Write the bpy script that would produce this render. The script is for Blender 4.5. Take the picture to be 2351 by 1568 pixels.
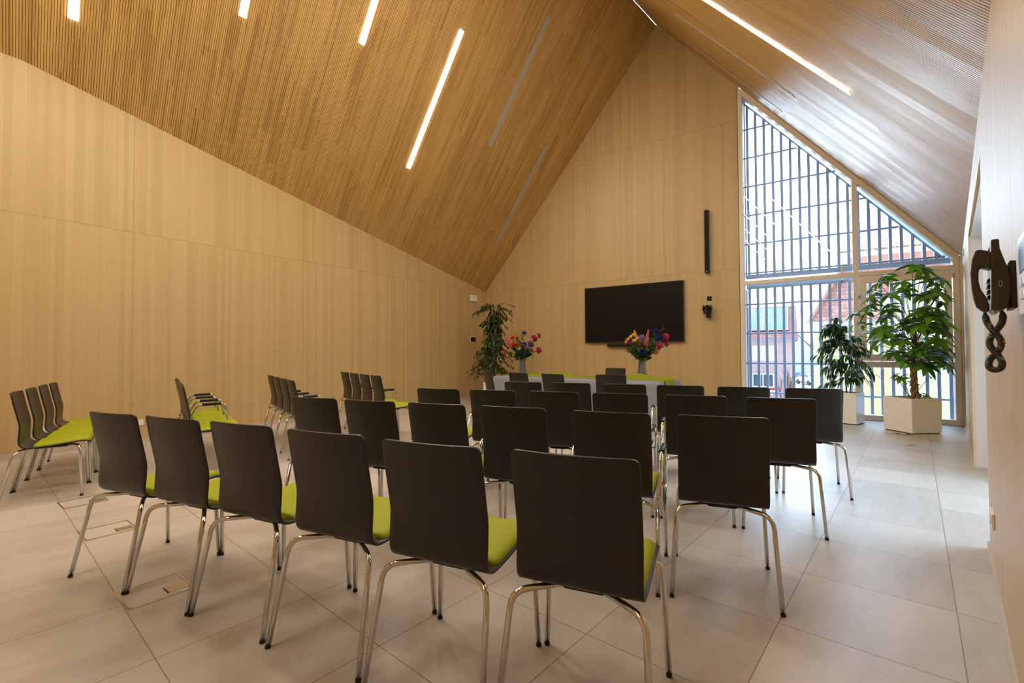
import bpy, math, random
from mathutils import Vector, Matrix
# ---------------------------------------------------------------- clear, camera, world, exposure
for o in list(bpy.data.objects): bpy.data.objects.remove(o, do_unlink=True)
S = bpy.context.scene
COL = S.collection
EYE = Vector((0, 0, 1.19))
RT = Vector((0.8273, 0.5617, -0.0042)); DN = Vector((-0.0158, 0.0159, -0.9997)); FW = Vector((-0.5615, 0.8272, 0.0220))
FOC = 1074.93
cam = bpy.data.cameras.new('camera'); cam.sensor_width = 36.0; cam.lens = 36.0 * FOC / 2351.0
cam.clip_start = 0.02; cam.clip_end = 500
co = bpy.data.objects.new('camera', cam); COL.objects.link(co)
co.matrix_world = Matrix(((RT.x, -DN.x, -FW.x, EYE.x), (RT.y, -DN.y, -FW.y, EYE.y), (RT.z, -DN.z, -FW.z, EYE.z), (0, 0, 0, 1)))
S.camera = co
S.view_settings.view_transform = 'Standard'; S.view_settings.look = 'None'
S.view_settings.gamma = 1.0; S.view_settings.exposure = 0.0; S.view_settings.use_curve_mapping = False
LED = 98.0                                     # strength of the lit ceiling strips
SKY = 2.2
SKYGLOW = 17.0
wd = bpy.data.worlds.new('world'); S.world = wd; wd.use_nodes = True
nt = wd.node_tree; nt.nodes.clear()
wo = nt.nodes.new('ShaderNodeOutputWorld'); wb = nt.nodes.new('ShaderNodeBackground')
tc = nt.nodes.new('ShaderNodeTexCoord'); sx = nt.nodes.new('ShaderNodeSeparateXYZ'); rp = nt.nodes.new('ShaderNodeValToRGB')
nt.links.new(tc.outputs['Generated'], sx.inputs[0]); nt.links.new(sx.outputs['Z'], rp.inputs[0])
rp.color_ramp.elements[0].position = 0.0; rp.color_ramp.elements[0].color = (0.80, 0.88, 1.0, 1)
rp.color_ramp.elements[1].position = 0.75; rp.color_ramp.elements[1].color = (0.38, 0.60, 1.0, 1)
e = rp.color_ramp.elements.new(0.22); e.color = (0.60, 0.79, 1.0, 1)
# sky brightened on the window side, added to push more daylight indoors
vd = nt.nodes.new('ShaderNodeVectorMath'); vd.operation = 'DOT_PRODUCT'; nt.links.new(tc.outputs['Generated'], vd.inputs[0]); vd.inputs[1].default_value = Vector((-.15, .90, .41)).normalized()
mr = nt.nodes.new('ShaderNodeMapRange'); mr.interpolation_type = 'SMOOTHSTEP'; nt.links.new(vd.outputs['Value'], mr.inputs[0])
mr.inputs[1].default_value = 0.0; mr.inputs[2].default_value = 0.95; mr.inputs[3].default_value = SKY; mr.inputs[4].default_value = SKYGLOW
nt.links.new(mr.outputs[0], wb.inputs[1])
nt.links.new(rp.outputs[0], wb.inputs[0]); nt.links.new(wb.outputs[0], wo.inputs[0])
sun = bpy.data.lights.new('sun', 'SUN'); sun.energy = 2.2; sun.angle = math.radians(2); sun.color = (1, 0.9, 0.75)
so = bpy.data.objects.new('sun', sun); COL.objects.link(so)
so.rotation_euler = Vector((1.0, 0.06, -0.5)).to_track_quat('-Z', 'Y').to_euler()
pl = bpy.data.lights.new('window_daylight_portal', 'AREA'); pl.shape = 'RECTANGLE'; pl.size = 3.2; pl.size_y = 6.4
pl.cycles.is_portal = True
po = bpy.data.objects.new('window_daylight_portal', pl); COL.objects.link(po); po.location = (0.15, 10.75, 3.2); po.rotation_euler = (math.radians(-90), 0, 0)
# ---------------------------------------------------------------- room numbers
YB = 10.08; XL = -7.69; YF = -3.5
A9 = math.radians(8.99)
RN = Vector((math.cos(A9), -math.sin(A9), 0)); RU = Vector((math.sin(A9), math.cos(A9), 0)); RK = 0.149
APX = Vector((-3.01, YB, 8.28))
def zL(x, y): return 8.28 + 1.17 * (x + 3.01) - 0.203 * (y - YB)
def zR(x, y): return 8.28 - 1.181 * (x + 3.01) + 0.187 * (y - YB)
def xr(y): return (RK + math.sin(A9) * y) / math.cos(A9)          # right wall line
def PW(s, d, z): return (RK - d) * RN + s * RU + Vector((0, 0, z))   # along right wall, distance off it, height
def ray(px, py): return FW + RT * ((px - 1175.5) / FOC) + DN * ((py - 784.0) / FOC)
def hit(px, py, n, k):
    d = ray(px, py); n = Vector(n); return EYE + d * ((k - n.dot(EYE)) / n.dot(d))
def at(px, py, dep): return EYE + ray(px, py) * dep
R = random.Random(7)
# ---------------------------------------------------------------- mesh builder
class MB:
    def __init__(s): s.v = []; s.f = []; s.m = []; s.uv = None
    def add(s, vs, fs, mi=0):
        b = len(s.v); s.v += [tuple(p) for p in vs]; s.f += [tuple(i + b for i in f) for f in fs]; s.m += [mi] * len(fs)
    def box(s, c, sz, rot=None, mi=0):
        c = Vector(c); h = [x / 2 for x in sz]
        vs = [Vector((a * h[0], b * h[1], d * h[2])) for a in (-1, 1) for b in (-1, 1) for d in (-1, 1)]
        if rot is not None: vs = [rot @ p for p in vs]
        s.add([c + p for p in vs], [(0, 1, 3, 2), (4, 6, 7, 5), (0, 4, 5, 1), (2, 3, 7, 6), (0, 2, 6, 4), (1, 5, 7, 3)], mi)
    def prism(s, poly, off, mi=0):
        n = len(poly); off = Vector(off); a = [Vector(p) for p in poly]; vs = a + [p + off for p in a]
        s.add(vs, [tuple(range(n)), tuple(range(2 * n - 1, n - 1, -1))] + [(i, i + n, (i + 1) % n + n, (i + 1) % n) for i in range(n)], mi)
    def beam(s, p, q, w, h, up=(0, 0, 1), mi=0):
        p = Vector(p); q = Vector(q); d = (q - p); L = d.length; d.normalize(); u = Vector(up); sd = d.cross(u).normalized(); u = sd.cross(d)
        s.box((p + q) / 2, (L, w, h), Matrix((d, sd, u)).transposed(), mi)
    def tube(s, pts, r, seg=8, mi=0, cap=True, closed=False):
        pts = [Vector(p) for p in pts]; n = len(pts); rr = r if isinstance(r, (list, tuple)) else [r] * n
        vs = []; nrm = None
        for i, p in enumerate(pts):
            a = pts[i - 1] if (i > 0 or closed) else p; b = pts[(i + 1) % n] if (i < n - 1 or closed) else p
            t = (b - a).normalized()
            if nrm is None:
                nrm = t.orthogonal().normalized()
            nrm = (nrm - t * nrm.dot(t))
            if nrm.length < 1e-6: nrm = t.orthogonal()
            nrm.normalize(); bn = t.cross(nrm)
            vs += [p + (nrm * math.cos(2 * math.pi * k / seg) + bn * math.sin(2 * math.pi * k / seg)) * rr[i] for k in range(seg)]
        fs = []
        for i in range(n if closed else n - 1):
            j = (i + 1) % n
            fs += [(i * seg + k, i * seg + (k + 1) % seg, j * seg + (k + 1) % seg, j * seg + k) for k in range(seg)]
        if cap and not closed: fs += [tuple(range(seg - 1, -1, -1)), tuple(range((n - 1) * seg, n * seg))]
        s.add(vs, fs, mi)
    def lathe(s, prof, c=(0, 0, 0), seg=24, mi=0, rot=0, M=None):
        c = Vector(c); vs = []
        for r, z in prof:
            for k in range(seg):
                a = 2 * math.pi * k / seg + rot; p = Vector((r * math.cos(a), r * math.sin(a), z))
                vs.append(c + (M @ p if M is not None else p))
        n = len(prof); fs = [(i * seg + k, i * seg + (k + 1) % seg, (i + 1) * seg + (k + 1) % seg, (i + 1) * seg + k) for i in range(n - 1) for k in range(seg)]
        fs += [tuple(range(seg - 1, -1, -1)), tuple(range((n - 1) * seg, n * seg))]
        s.add(vs, fs, mi)
    def grid(s, fn, nu, nv, mi=0):
        vs = [fn(i / nu, j / nv) for i in range(nu + 1) for j in range(nv + 1)]
        s.add(vs, [(i * (nv + 1) + j, (i + 1) * (nv + 1) + j, (i + 1) * (nv + 1) + j + 1, i * (nv + 1) + j + 1) for i in range(nu) for j in range(nv)], mi)
    def leaf(s, p, d, up, L, w, bend=0.25, fold=0.15, mi=0, n=4):
        d = Vector(d).normalized(); up = Vector(up); sd = d.cross(up)
        if sd.length < 1e-4: sd = d.orthogonal()
        sd.normalize(); up = sd.cross(d); p = Vector(p); vs = []
        for i in range(n + 1):
            t = i / n; ww = w * 0.5 * (math.sin(math.pi * (t ** 0.8)) ** 0.8 if 0 < t < 1 else 0.04)
            c = p + d * (L * t) - up * (bend * L * t * t)
            vs += [c - sd * ww + up * fold * ww, c, c + sd * ww + up * fold * ww]
        s.add(vs, [f for i in range(n) for f in ((3 * i, 3 * i + 1, 3 * i + 4, 3 * i + 3), (3 * i + 1, 3 * i + 2, 3 * i + 5, 3 * i + 4))], mi)
    def build(s, name, mats, parent=None, smooth=False, origin=None, bevel=0, bseg=2, auto=None):
        me = bpy.data.meshes.new(name); og = Vector(origin) if origin is not None else Vector((0, 0, 0))
        me.from_pydata([tuple(Vector(p) - og) for p in s.v], [], s.f)
        for m in (mats if isinstance(mats, (list, tuple)) else [mats]): me.materials.append(m)
        for p, mi in zip(me.polygons, s.m): p.material_index = mi; p.use_smooth = smooth
        if s.uv is not None:
            ul = me.uv_layers.new(name='UVMap')
            for p in me.polygons:
                for li in p.loop_indices: ul.data[li].uv = s.uv(og + me.vertices[me.loops[li].vertex_index].co, p)
        me.update()
        o = bpy.data.objects.new(name, me); COL.objects.link(o); o.location = og
        if parent is not None: o.parent = parent
        if bevel:
            b = o.modifiers.new('bevel', 'BEVEL'); b.width = bevel; b.segments = bseg; b.limit_method = 'ANGLE'; b.angle_limit = math.radians(35)
            for p in me.polygons: p.use_smooth = True
            w = o.modifiers.new('wn', 'WEIGHTED_NORMAL'); w.keep_sharp = True
        return o
def fillet(pts, rad, n=5):
    pts = [Vector(p) for p in pts]; out = [pts[0]]
    for i in range(1, len(pts) - 1):
        p = pts[i]; a = (pts[i - 1] - p); b = (pts[i + 1] - p); r = min(rad, a.length * 0.45, b.length * 0.45)
        a = p + a.normalized() * r; b = p + b.normalized() * r
        out += [a * (1 - t) ** 2 + p * (2 * t * (1 - t)) + b * t * t for t in [k / n for k in range(n + 1)]]
    return out + [pts[-1]]
def tag(o, label=None, cat=None, group=None, kind=None):
    if label: o['label'] = label
    if cat: o['category'] = cat
    if group: o['group'] = group
    if kind: o['kind'] = kind
    return o
def thing(name, label, cat, loc=(0, 0, 0), rz=0, group=None):
    o = bpy.data.objects.new(name, None); COL.objects.link(o); o.location = loc; o.rotation_euler = (0, 0, rz); o.empty_display_size = 0.1
    return tag(o, label, cat, group)
def copy_tree(o, parent=None):
    c = o.copy(); COL.objects.link(c)
    if parent is not None: c.parent = parent
    for ch in list(o.children): copy_tree(ch, c)
    return c
# ---------------------------------------------------------------- materials
def lin(r, g, b):
    f = lambda c: (c / 255 / 12.92) if c / 255 <= 0.04045 else ((c / 255 + 0.055) / 1.055) ** 2.4
    return (f(r), f(g), f(b), 1)
class NT:
    def __init__(s, name):
        s.mat = bpy.data.materials.new(name); s.mat.use_nodes = True; s.t = s.mat.node_tree; s.t.nodes.clear()
        s.out = s.n('ShaderNodeOutputMaterial'); s.bs = s.n('ShaderNodeBsdfPrincipled'); s.l(s.bs.outputs[0], s.out.inputs[0])
    def n(s, t, **k):
        x = s.t.nodes.new(t)
        for a, b in k.items(): setattr(x, a, b)
        return x
    def l(s, a, b): s.t.links.new(a, b)
    def math(s, op, a, b=None, c=None):
        x = s.n('ShaderNodeMath', operation=op)
        for i, v in enumerate((a, b, c)):
            if v is None: continue
            if isinstance(v, (int, float)): x.inputs[i].default_value = v
            else: s.l(v, x.inputs[i])
        return x.outputs[0]
    def mix(s, f, a, b, mode='MIX'):
        x = s.n('ShaderNodeMix', data_type='RGBA', blend_type=mode)
        for sk, v in ((x.inputs[0], f), (x.inputs[6], a), (x.inputs[7], b)):
            if isinstance(v, (int, float)): sk.default_value = v
            elif isinstance(v, tuple): sk.default_value = v
            else: s.l(v, sk)
        return x.outputs[2]
    def noise(s, vec, scale, detail=2, rough=0.5):
        x = s.n('ShaderNodeTexNoise'); x.inputs['Scale'].default_value = scale; x.inputs['Detail'].default_value = detail; x.inputs['Roughness'].default_value = rough
        if vec is not None: s.l(vec, x.inputs['Vector'])
        return x.outputs[0]
    def white(s, x_, y_):
        c = s.n('ShaderNodeCombineXYZ'); s.sock(c.inputs[0], x_); s.sock(c.inputs[1], y_)
        w = s.n('ShaderNodeTexWhiteNoise', noise_dimensions='2D'); s.l(c.outputs[0], w.inputs['Vector']); return w.outputs['Value']
    def sock(s, i, v):
        if isinstance(v, (int, float)): i.default_value = v
        else: s.l(v, i)
    def vec(s, x, y, z=0):
        c = s.n('ShaderNodeCombineXYZ')
        for i, v in enumerate((x, y, z)): s.sock(c.inputs[i], v)
        return c.outputs[0]
    def uv(s):
        t = s.n('ShaderNodeTexCoord'); p = s.n('ShaderNodeSeparateXYZ'); s.l(t.outputs['UV'], p.inputs[0]); return p.outputs[0], p.outputs[1]
    def ramp(s, f, stops):
        x = s.n('ShaderNodeValToRGB'); el = x.color_ramp.elements
        while len(el) < len(stops): el.new(0.5)
        for e, (p, c) in zip(el, stops): e.position = p; e.color = c
        s.l(f, x.inputs[0]); return x.outputs[0]
    def bump(s, h, d, st=1.0):
        b = s.n('ShaderNodeBump'); b.inputs['Distance'].default_value = d; b.inputs['Strength'].default_value = st; s.l(h, b.inputs['Height']); s.l(b.outputs[0], s.bs.inputs['Normal'])
    def set(s, **k):
        for a, v in k.items():
            i = s.bs.inputs[a.replace('_', ' ')]
            if isinstance(v, (int, float, tuple)): i.default_value = v
            else: s.l(v, i)
        return s
def plain(name, col, rough=0.5, metal=0.0, spec=0.5, var=0.06, scale=8, emit=None, **k):
    m = NT(name); t = m.n('ShaderNodeTexCoord')
    f = m.noise(t.outputs['Object'], scale, 3); d = tuple(c * (1 - var) for c in col[:3]) + (1,); u = tuple(min(1, c * (1 + var)) for c in col[:3]) + (1,)
    m.set(Base_Color=m.mix(f, d, u), Roughness=rough, Metallic=metal, Specular_IOR_Level=spec, **k)
    if emit: m.set(Emission_Color=emit[0], Emission_Strength=emit[1])
    return m.mat
def mat_wall(name, base):
    m = NT(name); u, v = m.uv()
    row = m.math('ADD', m.math('GREATER_THAN', v, 2.81), m.math('GREATER_THAN', v, 5.75))
    us = m.math('ADD', u, m.math('MULTIPLY', row, 0.37))
    # strips of uneven width: warp the coordinate before flooring it
    wv = m.math('ADD', us, m.math('MULTIPLY', m.noise(m.vec(us, m.math('MULTIPLY', row, 7.3)), 3.1, 1), 0.35))
    st = m.white(m.math('FLOOR', m.math('MULTIPLY', wv, 15)), m.math('MULTIPLY', row, 3.7))
    grain = m.noise(m.vec(m.math('MULTIPLY', us, 70), m.math('MULTIPLY', v, 1.1), row), 1.0, 4, 0.6)
    broad = m.noise(m.vec(m.math('MULTIPLY', us, 14), m.math('MULTIPLY', v, 0.35), row), 1.0, 3, 0.55)
    c = m.ramp(m.math('ADD', m.math('MULTIPLY', st, 0.36), m.math('ADD', m.math('MULTIPLY', broad, 0.5), 0.07)),
               [(0.15, tuple(x * y for x, y in zip(base, (.84, .79, .72))) + (1,)), (0.5, tuple(base) + (1,)), (0.85, tuple(min(1, x * y) for x, y in zip(base, (1.10, 1.10, 1.12))) + (1,))])
    c = m.mix(m.math('MULTIPLY', grain, 0.5), c, tuple(x * y for x, y in zip(base, (.82, .74, .62))) + (1,))
    edge = m.math('LESS_THAN', m.math('FRACT', m.math('MULTIPLY', wv, 15)), 0.05)
    c = m.mix(m.math('MULTIPLY', edge, 0.22), c, tuple(x * 0.5 for x in base) + (1,))
    seam = m.math('LESS_THAN', m.math('ABSOLUTE', m.math('SUBTRACT', v, 2.81)), 0.0035)
    seam = m.math('MAXIMUM', seam, m.math('LESS_THAN', m.math('ABSOLUTE', m.math('SUBTRACT', v, 5.75)), 0.004))
    seam = m.math('MAXIMUM', seam, m.math('LESS_THAN', m.math('ABSOLUTE', m.math('SUBTRACT', m.math('FRACT', m.math('DIVIDE', m.math('ADD', u, -2.31), 2.455)), 0.002)), 0.0012))
    c = m.mix(m.math('MULTIPLY', seam, 0.55), c, tuple(x * 0.35 for x in base) + (1,))
    m.set(Base_Color=c, Roughness=0.42, Specular_IOR_Level=0.42); m.bump(grain, 0.0006, 0.4)
    return m.mat
def mat_slats(name, base):
    m = NT(name); u, v = m.uv()
    P = 40.0
    q = m.math('MULTIPLY', u, P); idx = m.math('FLOOR', q); fr = m.math('FRACT', q)
    ofs = m.white(idx, 0.5)
    piece = m.math('FLOOR', m.math('ADD', m.math('DIVIDE', v, 0.9), m.math('MULTIPLY', ofs, 9.0)))
    t1 = m.white(idx, piece)
    lam = m.math('FLOOR', m.math('DIVIDE', idx, 7)); t2 = m.white(lam, m.math('FLOOR', m.math('ADD', m.math('DIVIDE', v, 1.7), m.math('MULTIPLY', m.white(lam, 2.2), 5))))
    grain = m.noise(m.vec(m.math('MULTIPLY', u, 120), m.math('MULTIPLY', v, 3), idx), 1.0, 3, 0.6)
    tone = m.math('ADD', m.math('ADD', m.math('MULTIPLY', t1, 0.55), m.math('MULTIPLY', t2, 0.25)), m.math('MULTIPLY', grain, 0.2))
    c = m.ramp(tone, [(0.1, tuple(x * y for x, y in zip(base, (.66, .58, .48))) + (1,)), (0.5, tuple(base) + (1,)), (0.95, tuple(x * y for x, y in zip(base, (1.25, 1.28, 1.3))) + (1,))])
    gap = m.math('LESS_THAN', m.math('ABSOLUTE', m.math('SUBTRACT', fr, 0.5)), 0.105)
    c = m.mix(gap, c, tuple(x * y for x, y in zip(base, (.26, .20, .14))) + (1,))
    m.set(Base_Color=c, Roughness=m.math('ADD', m.math('ADD', 0.32, m.math('MULTIPLY', t2, 0.12)), m.math('ADD', m.math('MULTIPLY', t1, 0.06), m.math('MULTIPLY', gap, 0.5))),
          Specular_IOR_Level=m.math('MULTIPLY', m.math('ADD', 0.75, m.math('MULTIPLY', t2, 0.25)), m.math('SUBTRACT', 1.0, gap)))
    pr = m.math('MINIMUM', m.math('MULTIPLY', m.math('SUBTRACT', m.math('ABSOLUTE', m.math('SUBTRACT', fr, 0.5)), 0.08), 8.0), 1.0)
    m.bump(pr, 0.002, 0.15)
    return m.mat
def mat_floor():
    m = NT('floor_tiles'); u, v = m.uv()          # u across tile rows, v along them, in tiles
    fu = m.math('ABSOLUTE', m.math('SUBTRACT', m.math('FRACT', u), 0.5)); fv = m.math('ABSOLUTE', m.math('SUBTRACT', m.math('FRACT', v), 0.5))
    g = m.math('MAXIMUM', m.math('GREATER_THAN', fu, 0.4962), m.math('GREATER_THAN', fv, 0.4962))
    tn = m.white(m.math('FLOOR', u), m.math('FLOOR', v)); c3 = m.vec(u, v, tn)
    sp = m.noise(c3, 160, 2, 0.7); cl = m.noise(m.vec(m.math('MULTIPLY', u, 5), m.math('MULTIPLY', v, 1.6), tn), 1.0, 4, 0.6)
    f = m.math('ADD', m.math('MULTIPLY', sp, 0.35), m.math('ADD', m.math('MULTIPLY', cl, 0.45), m.math('MULTIPLY', tn, 0.2)))
    c = m.ramp(f, [(0.25, lin(158, 148, 137)), (0.5, lin(182, 172, 161)), (0.75, lin(196, 187, 177))])
    c = m.mix(g, c, lin(138, 116, 90))
    m.set(Base_Color=c, Roughness=m.math('ADD', 0.30, m.math('MULTIPLY', sp, 0.16)), Specular_IOR_Level=0.5)
    m.bump(m.math('SUBTRACT', 1.0, g), 0.0015, 0.6)
    return m.mat
def mat_glass(name):
    m = NT(name); m.t.nodes.remove(m.bs)
    tr = m.n('ShaderNodeBsdfTransparent'); gl = m.n('ShaderNodeBsdfGlossy'); gl.inputs['Roughness'].default_value = 0.0
    tr.inputs[0].default_value = (0.96, 0.98, 0.97, 1)
    fr = m.n('ShaderNodeFresnel'); fr.inputs[0].default_value = 1.5; mx = m.n('ShaderNodeMixShader')
    m.l(fr.outputs[0], mx.inputs[0]); m.l(tr.outputs[0], mx.inputs[1]); m.l(gl.outputs[0], mx.inputs[2]); m.l(mx.outputs[0], m.out.inputs[0])
    return m.mat
def mat_leaf(name, c1, c2, rough=0.35, trans=0.25):
    m = NT(name); g = m.n('ShaderNodeNewGeometry'); t = m.n('ShaderNodeTexCoord')
    f = m.math('ADD', m.math('MULTIPLY', g.outputs['Random Per Island'], 0.7), m.math('MULTIPLY', m.noise(t.outputs['Object'], 5), 0.3))
    c = m.ramp(f, [(0.15, c1), (0.85, c2)])
    m.set(Base_Color=c, Roughness=rough, Specular_IOR_Level=0.45)
    tl = m.n('ShaderNodeBsdfTranslucent'); m.l(m.mix(1.0, c, (0.9, 1.0, 0.35, 1), 'MULTIPLY'), tl.inputs[0])
    mx = m.n('ShaderNodeMixShader'); mx.inputs[0].default_value = trans; m.l(m.bs.outputs[0], mx.inputs[1]); m.l(tl.outputs[0], mx.inputs[2]); m.l(mx.outputs[0], m.out.inputs[0])
    return m.mat
def mat_roof(name, c1, c2, sw, sh):
    m = NT(name); u, v = m.uv()
    r = m.math('DIVIDE', v, sh); row = m.math('FLOOR', r); x = m.math('ADD', m.math('DIVIDE', u, sw), m.math('MULTIPLY', m.math('MODULO', row, 2.0), 0.5))
    fx = m.math('SUBTRACT', m.math('FRACT', x), 0.5); fy = m.math('FRACT', r)
    arc = m.math('MULTIPLY', m.math('MULTIPLY', fx, fx), 1.9)
    d = m.math('ABSOLUTE', m.math('SUBTRACT', fy, arc)); ln = m.math('LESS_THAN', d, 0.07)
    c = m.mix(m.white(m.math('FLOOR', x), row), c1, c2); c = m.mix(ln, c, tuple(k * 0.35 for k in c1[:3]) + (1,))
    m.set(Base_Color=c, Roughness=0.8); return m.mat
M = {}
M['wall'] = mat_wall('ash_veneer_panels', (0.54, 0.392, 0.185))
M['slat'] = mat_slats('ceiling_slats', (0.56, 0.337, 0.098))
M['floor'] = mat_floor()
M['frame'] = plain('window_frame_lacquer', (0.80, 0.70, 0.56, 1), 0.4, var=0.03, scale=3)
M['skirt'] = plain('skirting_tile', lin(186, 176, 164), 0.4)
M['white'] = plain('white_paint', lin(232, 230, 226), 0.5, var=0.02)
M['plasticw'] = plain('white_plastic', lin(225, 220, 210), 0.35, var=0.02)
M['shell'] = plain('dark_laminate', (0.0175, 0.0142, 0.0135, 1), 0.36, var=0.12, scale=30, spec=0.42)
M['lime'] = plain('lime_upholstery', lin(150, 156, 2), 0.55, var=0.05, scale=40, spec=0.25)
M['chrome'] = plain('chrome', (0.66, 0.645, 0.62, 1), 0.10, 1.0, var=0.02)
M['black'] = plain('black_plastic', (0.007, 0.007, 0.008, 1), 0.38, var=0.1, spec=0.35)
M['blackm'] = plain('matt_black', (0.007, 0.007, 0.008, 1), 0.6, var=0.1, spec=0.2)
M['screen'] = plain('dark_screen', (0.006, 0.006, 0.0065, 1), 0.30, var=0.05, spec=0.2)
M['bezel'] = plain('screen_bezel', (0.016, 0.013, 0.011, 1), 0.35)
M['phone'] = plain('phone_plastic', (0.042, 0.035, 0.032, 1), 0.42, var=0.12, scale=150)
M['steel'] = plain('brushed_steel', (0.62, 0.58, 0.52, 1), 0.28, 1.0, var=0.05)
M['alu'] = plain('louver_aluminium', lin(150, 164, 186), 0.45, 0.0, var=0.05)  # lighter and bluer than the bare metal, imitating window glare in the colour
M['gap'] = plain('shadow_gap', (0.03, 0.02, 0.012, 1), 0.8)
M['cloth'] = plain('grey_tablecloth', lin(132, 134, 140), 0.85, var=0.04, scale=60, spec=0.2)
M['runner'] = plain('lime_fabric', lin(128, 130, 18), 0.8, var=0.12, scale=25, spec=0.2)
M['vase'] = plain('grey_ceramic', lin(92, 88, 90), 0.45, var=0.06)
M['planter'] = plain('white_planter', lin(240, 236, 230), 0.16, var=0.02, spec=0.5)
M['soil'] = plain('potting_soil', lin(48, 34, 26), 0.9, var=0.4, scale=60)
M['trunk'] = plain('braided_bark', lin(150, 116, 84), 0.8, var=0.3, scale=30)
M['bark'] = plain('brown_bark', lin(98, 66, 46), 0.8, var=0.3, scale=30)
M['ribbon'] = plain('blue_ribbon', lin(30, 80, 150), 0.5)
M['pach'] = mat_leaf('pachira_leaf', lin(38, 80, 24), lin(118, 168, 46), 0.3, 0.36)
M['alii'] = mat_leaf('long_leaf_fig', lin(26, 52, 28), lin(70, 104, 48), 0.3, 0.25)
M['benj'] = mat_leaf('weeping_fig_leaf', lin(24, 40, 14), lin(66, 86, 28), 0.35, 0.2)
M['dryleaf'] = plain('dry_leaf', lin(120, 98, 40), 0.7, var=0.3)
M['stem'] = mat_leaf('flower_greens', lin(40, 66, 22), lin(92, 120, 50), 0.5, 0.2)
M['clear'] = plain('clear_gauge', (0.85, 0.85, 0.82, 1), 0.15, Alpha=0.55)
M['glass'] = mat_glass('window_glass')
M['lit'] = plain('lit_diffuser', (1, 1, 1, 1), 0.5, emit=((1.0, 0.91, 0.77, 1), LED))
M['unlit'] = plain('unlit_diffuser', lin(168, 160, 152), 0.45)
M['yellow'] = plain('yellow_render', lin(232, 220, 172), 0.9, var=0.04, scale=2)
M['pink'] = plain('pink_render', lin(224, 182, 174), 0.9, var=0.04, scale=2)
M['cream'] = plain('cream_render', lin(228, 222, 210), 0.9, var=0.04, scale=2)
M['roofb'] = mat_roof('beaver_tail_tiles', lin(190, 128, 112), lin(214, 158, 138), 0.24, 0.20)
M['roofp'] = mat_roof('clay_pantiles', lin(150, 84, 72), lin(178, 108, 92), 0.3, 0.33)
M['roofg'] = mat_roof('weathered_tiles', lin(186, 138, 110), lin(226, 190, 158), 0.24, 0.17)
M['trimw'] = plain('white_trim', lin(236, 236, 236), 0.5, var=0.02)
M['pane'] = plain('house_window_pane', lin(70, 84, 98), 0.12, var=0.2)
M['green'] = plain('green_shutter', lin(92, 150, 128), 0.5)
M['asphalt'] = plain('asphalt', lin(158, 160, 166), 0.85, var=0.1, scale=2)
M['grass'] = plain('verge_grass', lin(104, 112, 66), 0.9, var=0.3, scale=3)
M['carw'] = plain('white_car_paint', lin(214, 216, 220), 0.2)
M['carb'] = plain('dark_car_paint', lin(40, 46, 62), 0.2)
M['tyre'] = plain('tyre', (0.02, 0.02, 0.02, 1), 0.8)
M['redlamp'] = plain('red_lens', lin(190, 20, 20), 0.3)
M['signr'] = plain('sign_red', lin(200, 24, 36), 0.4, var=0.02)
M['signw'] = plain('sign_white', lin(238, 238, 238), 0.4, var=0.02)
M['red'] = plain('red_cap', lin(180, 30, 30), 0.4)
def mat_solar():
    m = NT('solar_cells'); t = m.n('ShaderNodeTexCoord'); p = m.n('ShaderNodeSeparateXYZ'); m.l(t.outputs['UV'], p.inputs[0])
    a = m.math('LESS_THAN', m.math('ABSOLUTE', m.math('SUBTRACT', m.math('FRACT', m.math('MULTIPLY', p.outputs[0], 6)), 0.5)), 0.45)
    m.set(Base_Color=m.mix(a, lin(120, 150, 220), lin(38, 66, 160)), Roughness=0.2); return m.mat
M['solar'] = mat_solar()
PAL = {}
def petal(name, c, c2=None):
    if name not in PAL: PAL[name] = mat_leaf('petal_' + name, lin(*[int(x * 0.72) for x in c]), lin(*(c2 or c)), 0.6, 0.25)
    return PAL[name]
# ================================================================ SETTING
def struct(o): o['kind'] = 'structure'; return o
# floor (uv in tiles)
TA = math.radians(6.58); UA = Vector((math.sin(TA), math.cos(TA), 0)); UB = Vector((math.cos(TA), -math.sin(TA), 0))
b = MB(); b.prism([(XL - .3, YF - .3, 0), (xr(YF) + .5, YF - .3, 0), (xr(YB) + .3, YB + .22, 0), (XL - .3, YB + .22, 0)], (0, 0, -.25))
b.uv = lambda p, f: ((p.dot(UB) - 0.1214) / 0.5967, (p.dot(UA) - 0.4915) / 0.6120)
struct(b.build('floor', M['floor']))
# left wall : eave rises towards the camera, then runs level
b = MB(); b.prism([(XL, YB + .3, 0), (XL, YB + .3, 2.74), (XL, 1.255, 4.59), (XL, YF - .3, 4.57), (XL, YF - .3, 0)], (-.3, 0, 0))
b.uv = lambda p, f: (p.y, p.z)
struct(b.build('wall_left', M['wall']))
b = MB(); b.prism([(XL, YB, 0), (-1.445, YB, 0), (-1.445, YB, zR(-1.445, YB)), tuple(APX), (XL, YB, 2.80)], (0, .3, 0))
b.uv = lambda p, f: (p.x, p.z)
struct(b.build('wall_back', M['wall']))
KX, KY = XL, 1.255; KZ = 4.59
sdL = Vector((-1.17, .203, -(1.17 ** 2 + .203 ** 2))).normalized(); sdR = Vector((1.181, -.187, -(1.181 ** 2 + .187 ** 2))).normalized()
def ridge(y): return Vector((-3.01 + .1659 * (y - YB), y, zL(-3.01 + .1659 * (y - YB), y)))
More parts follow.
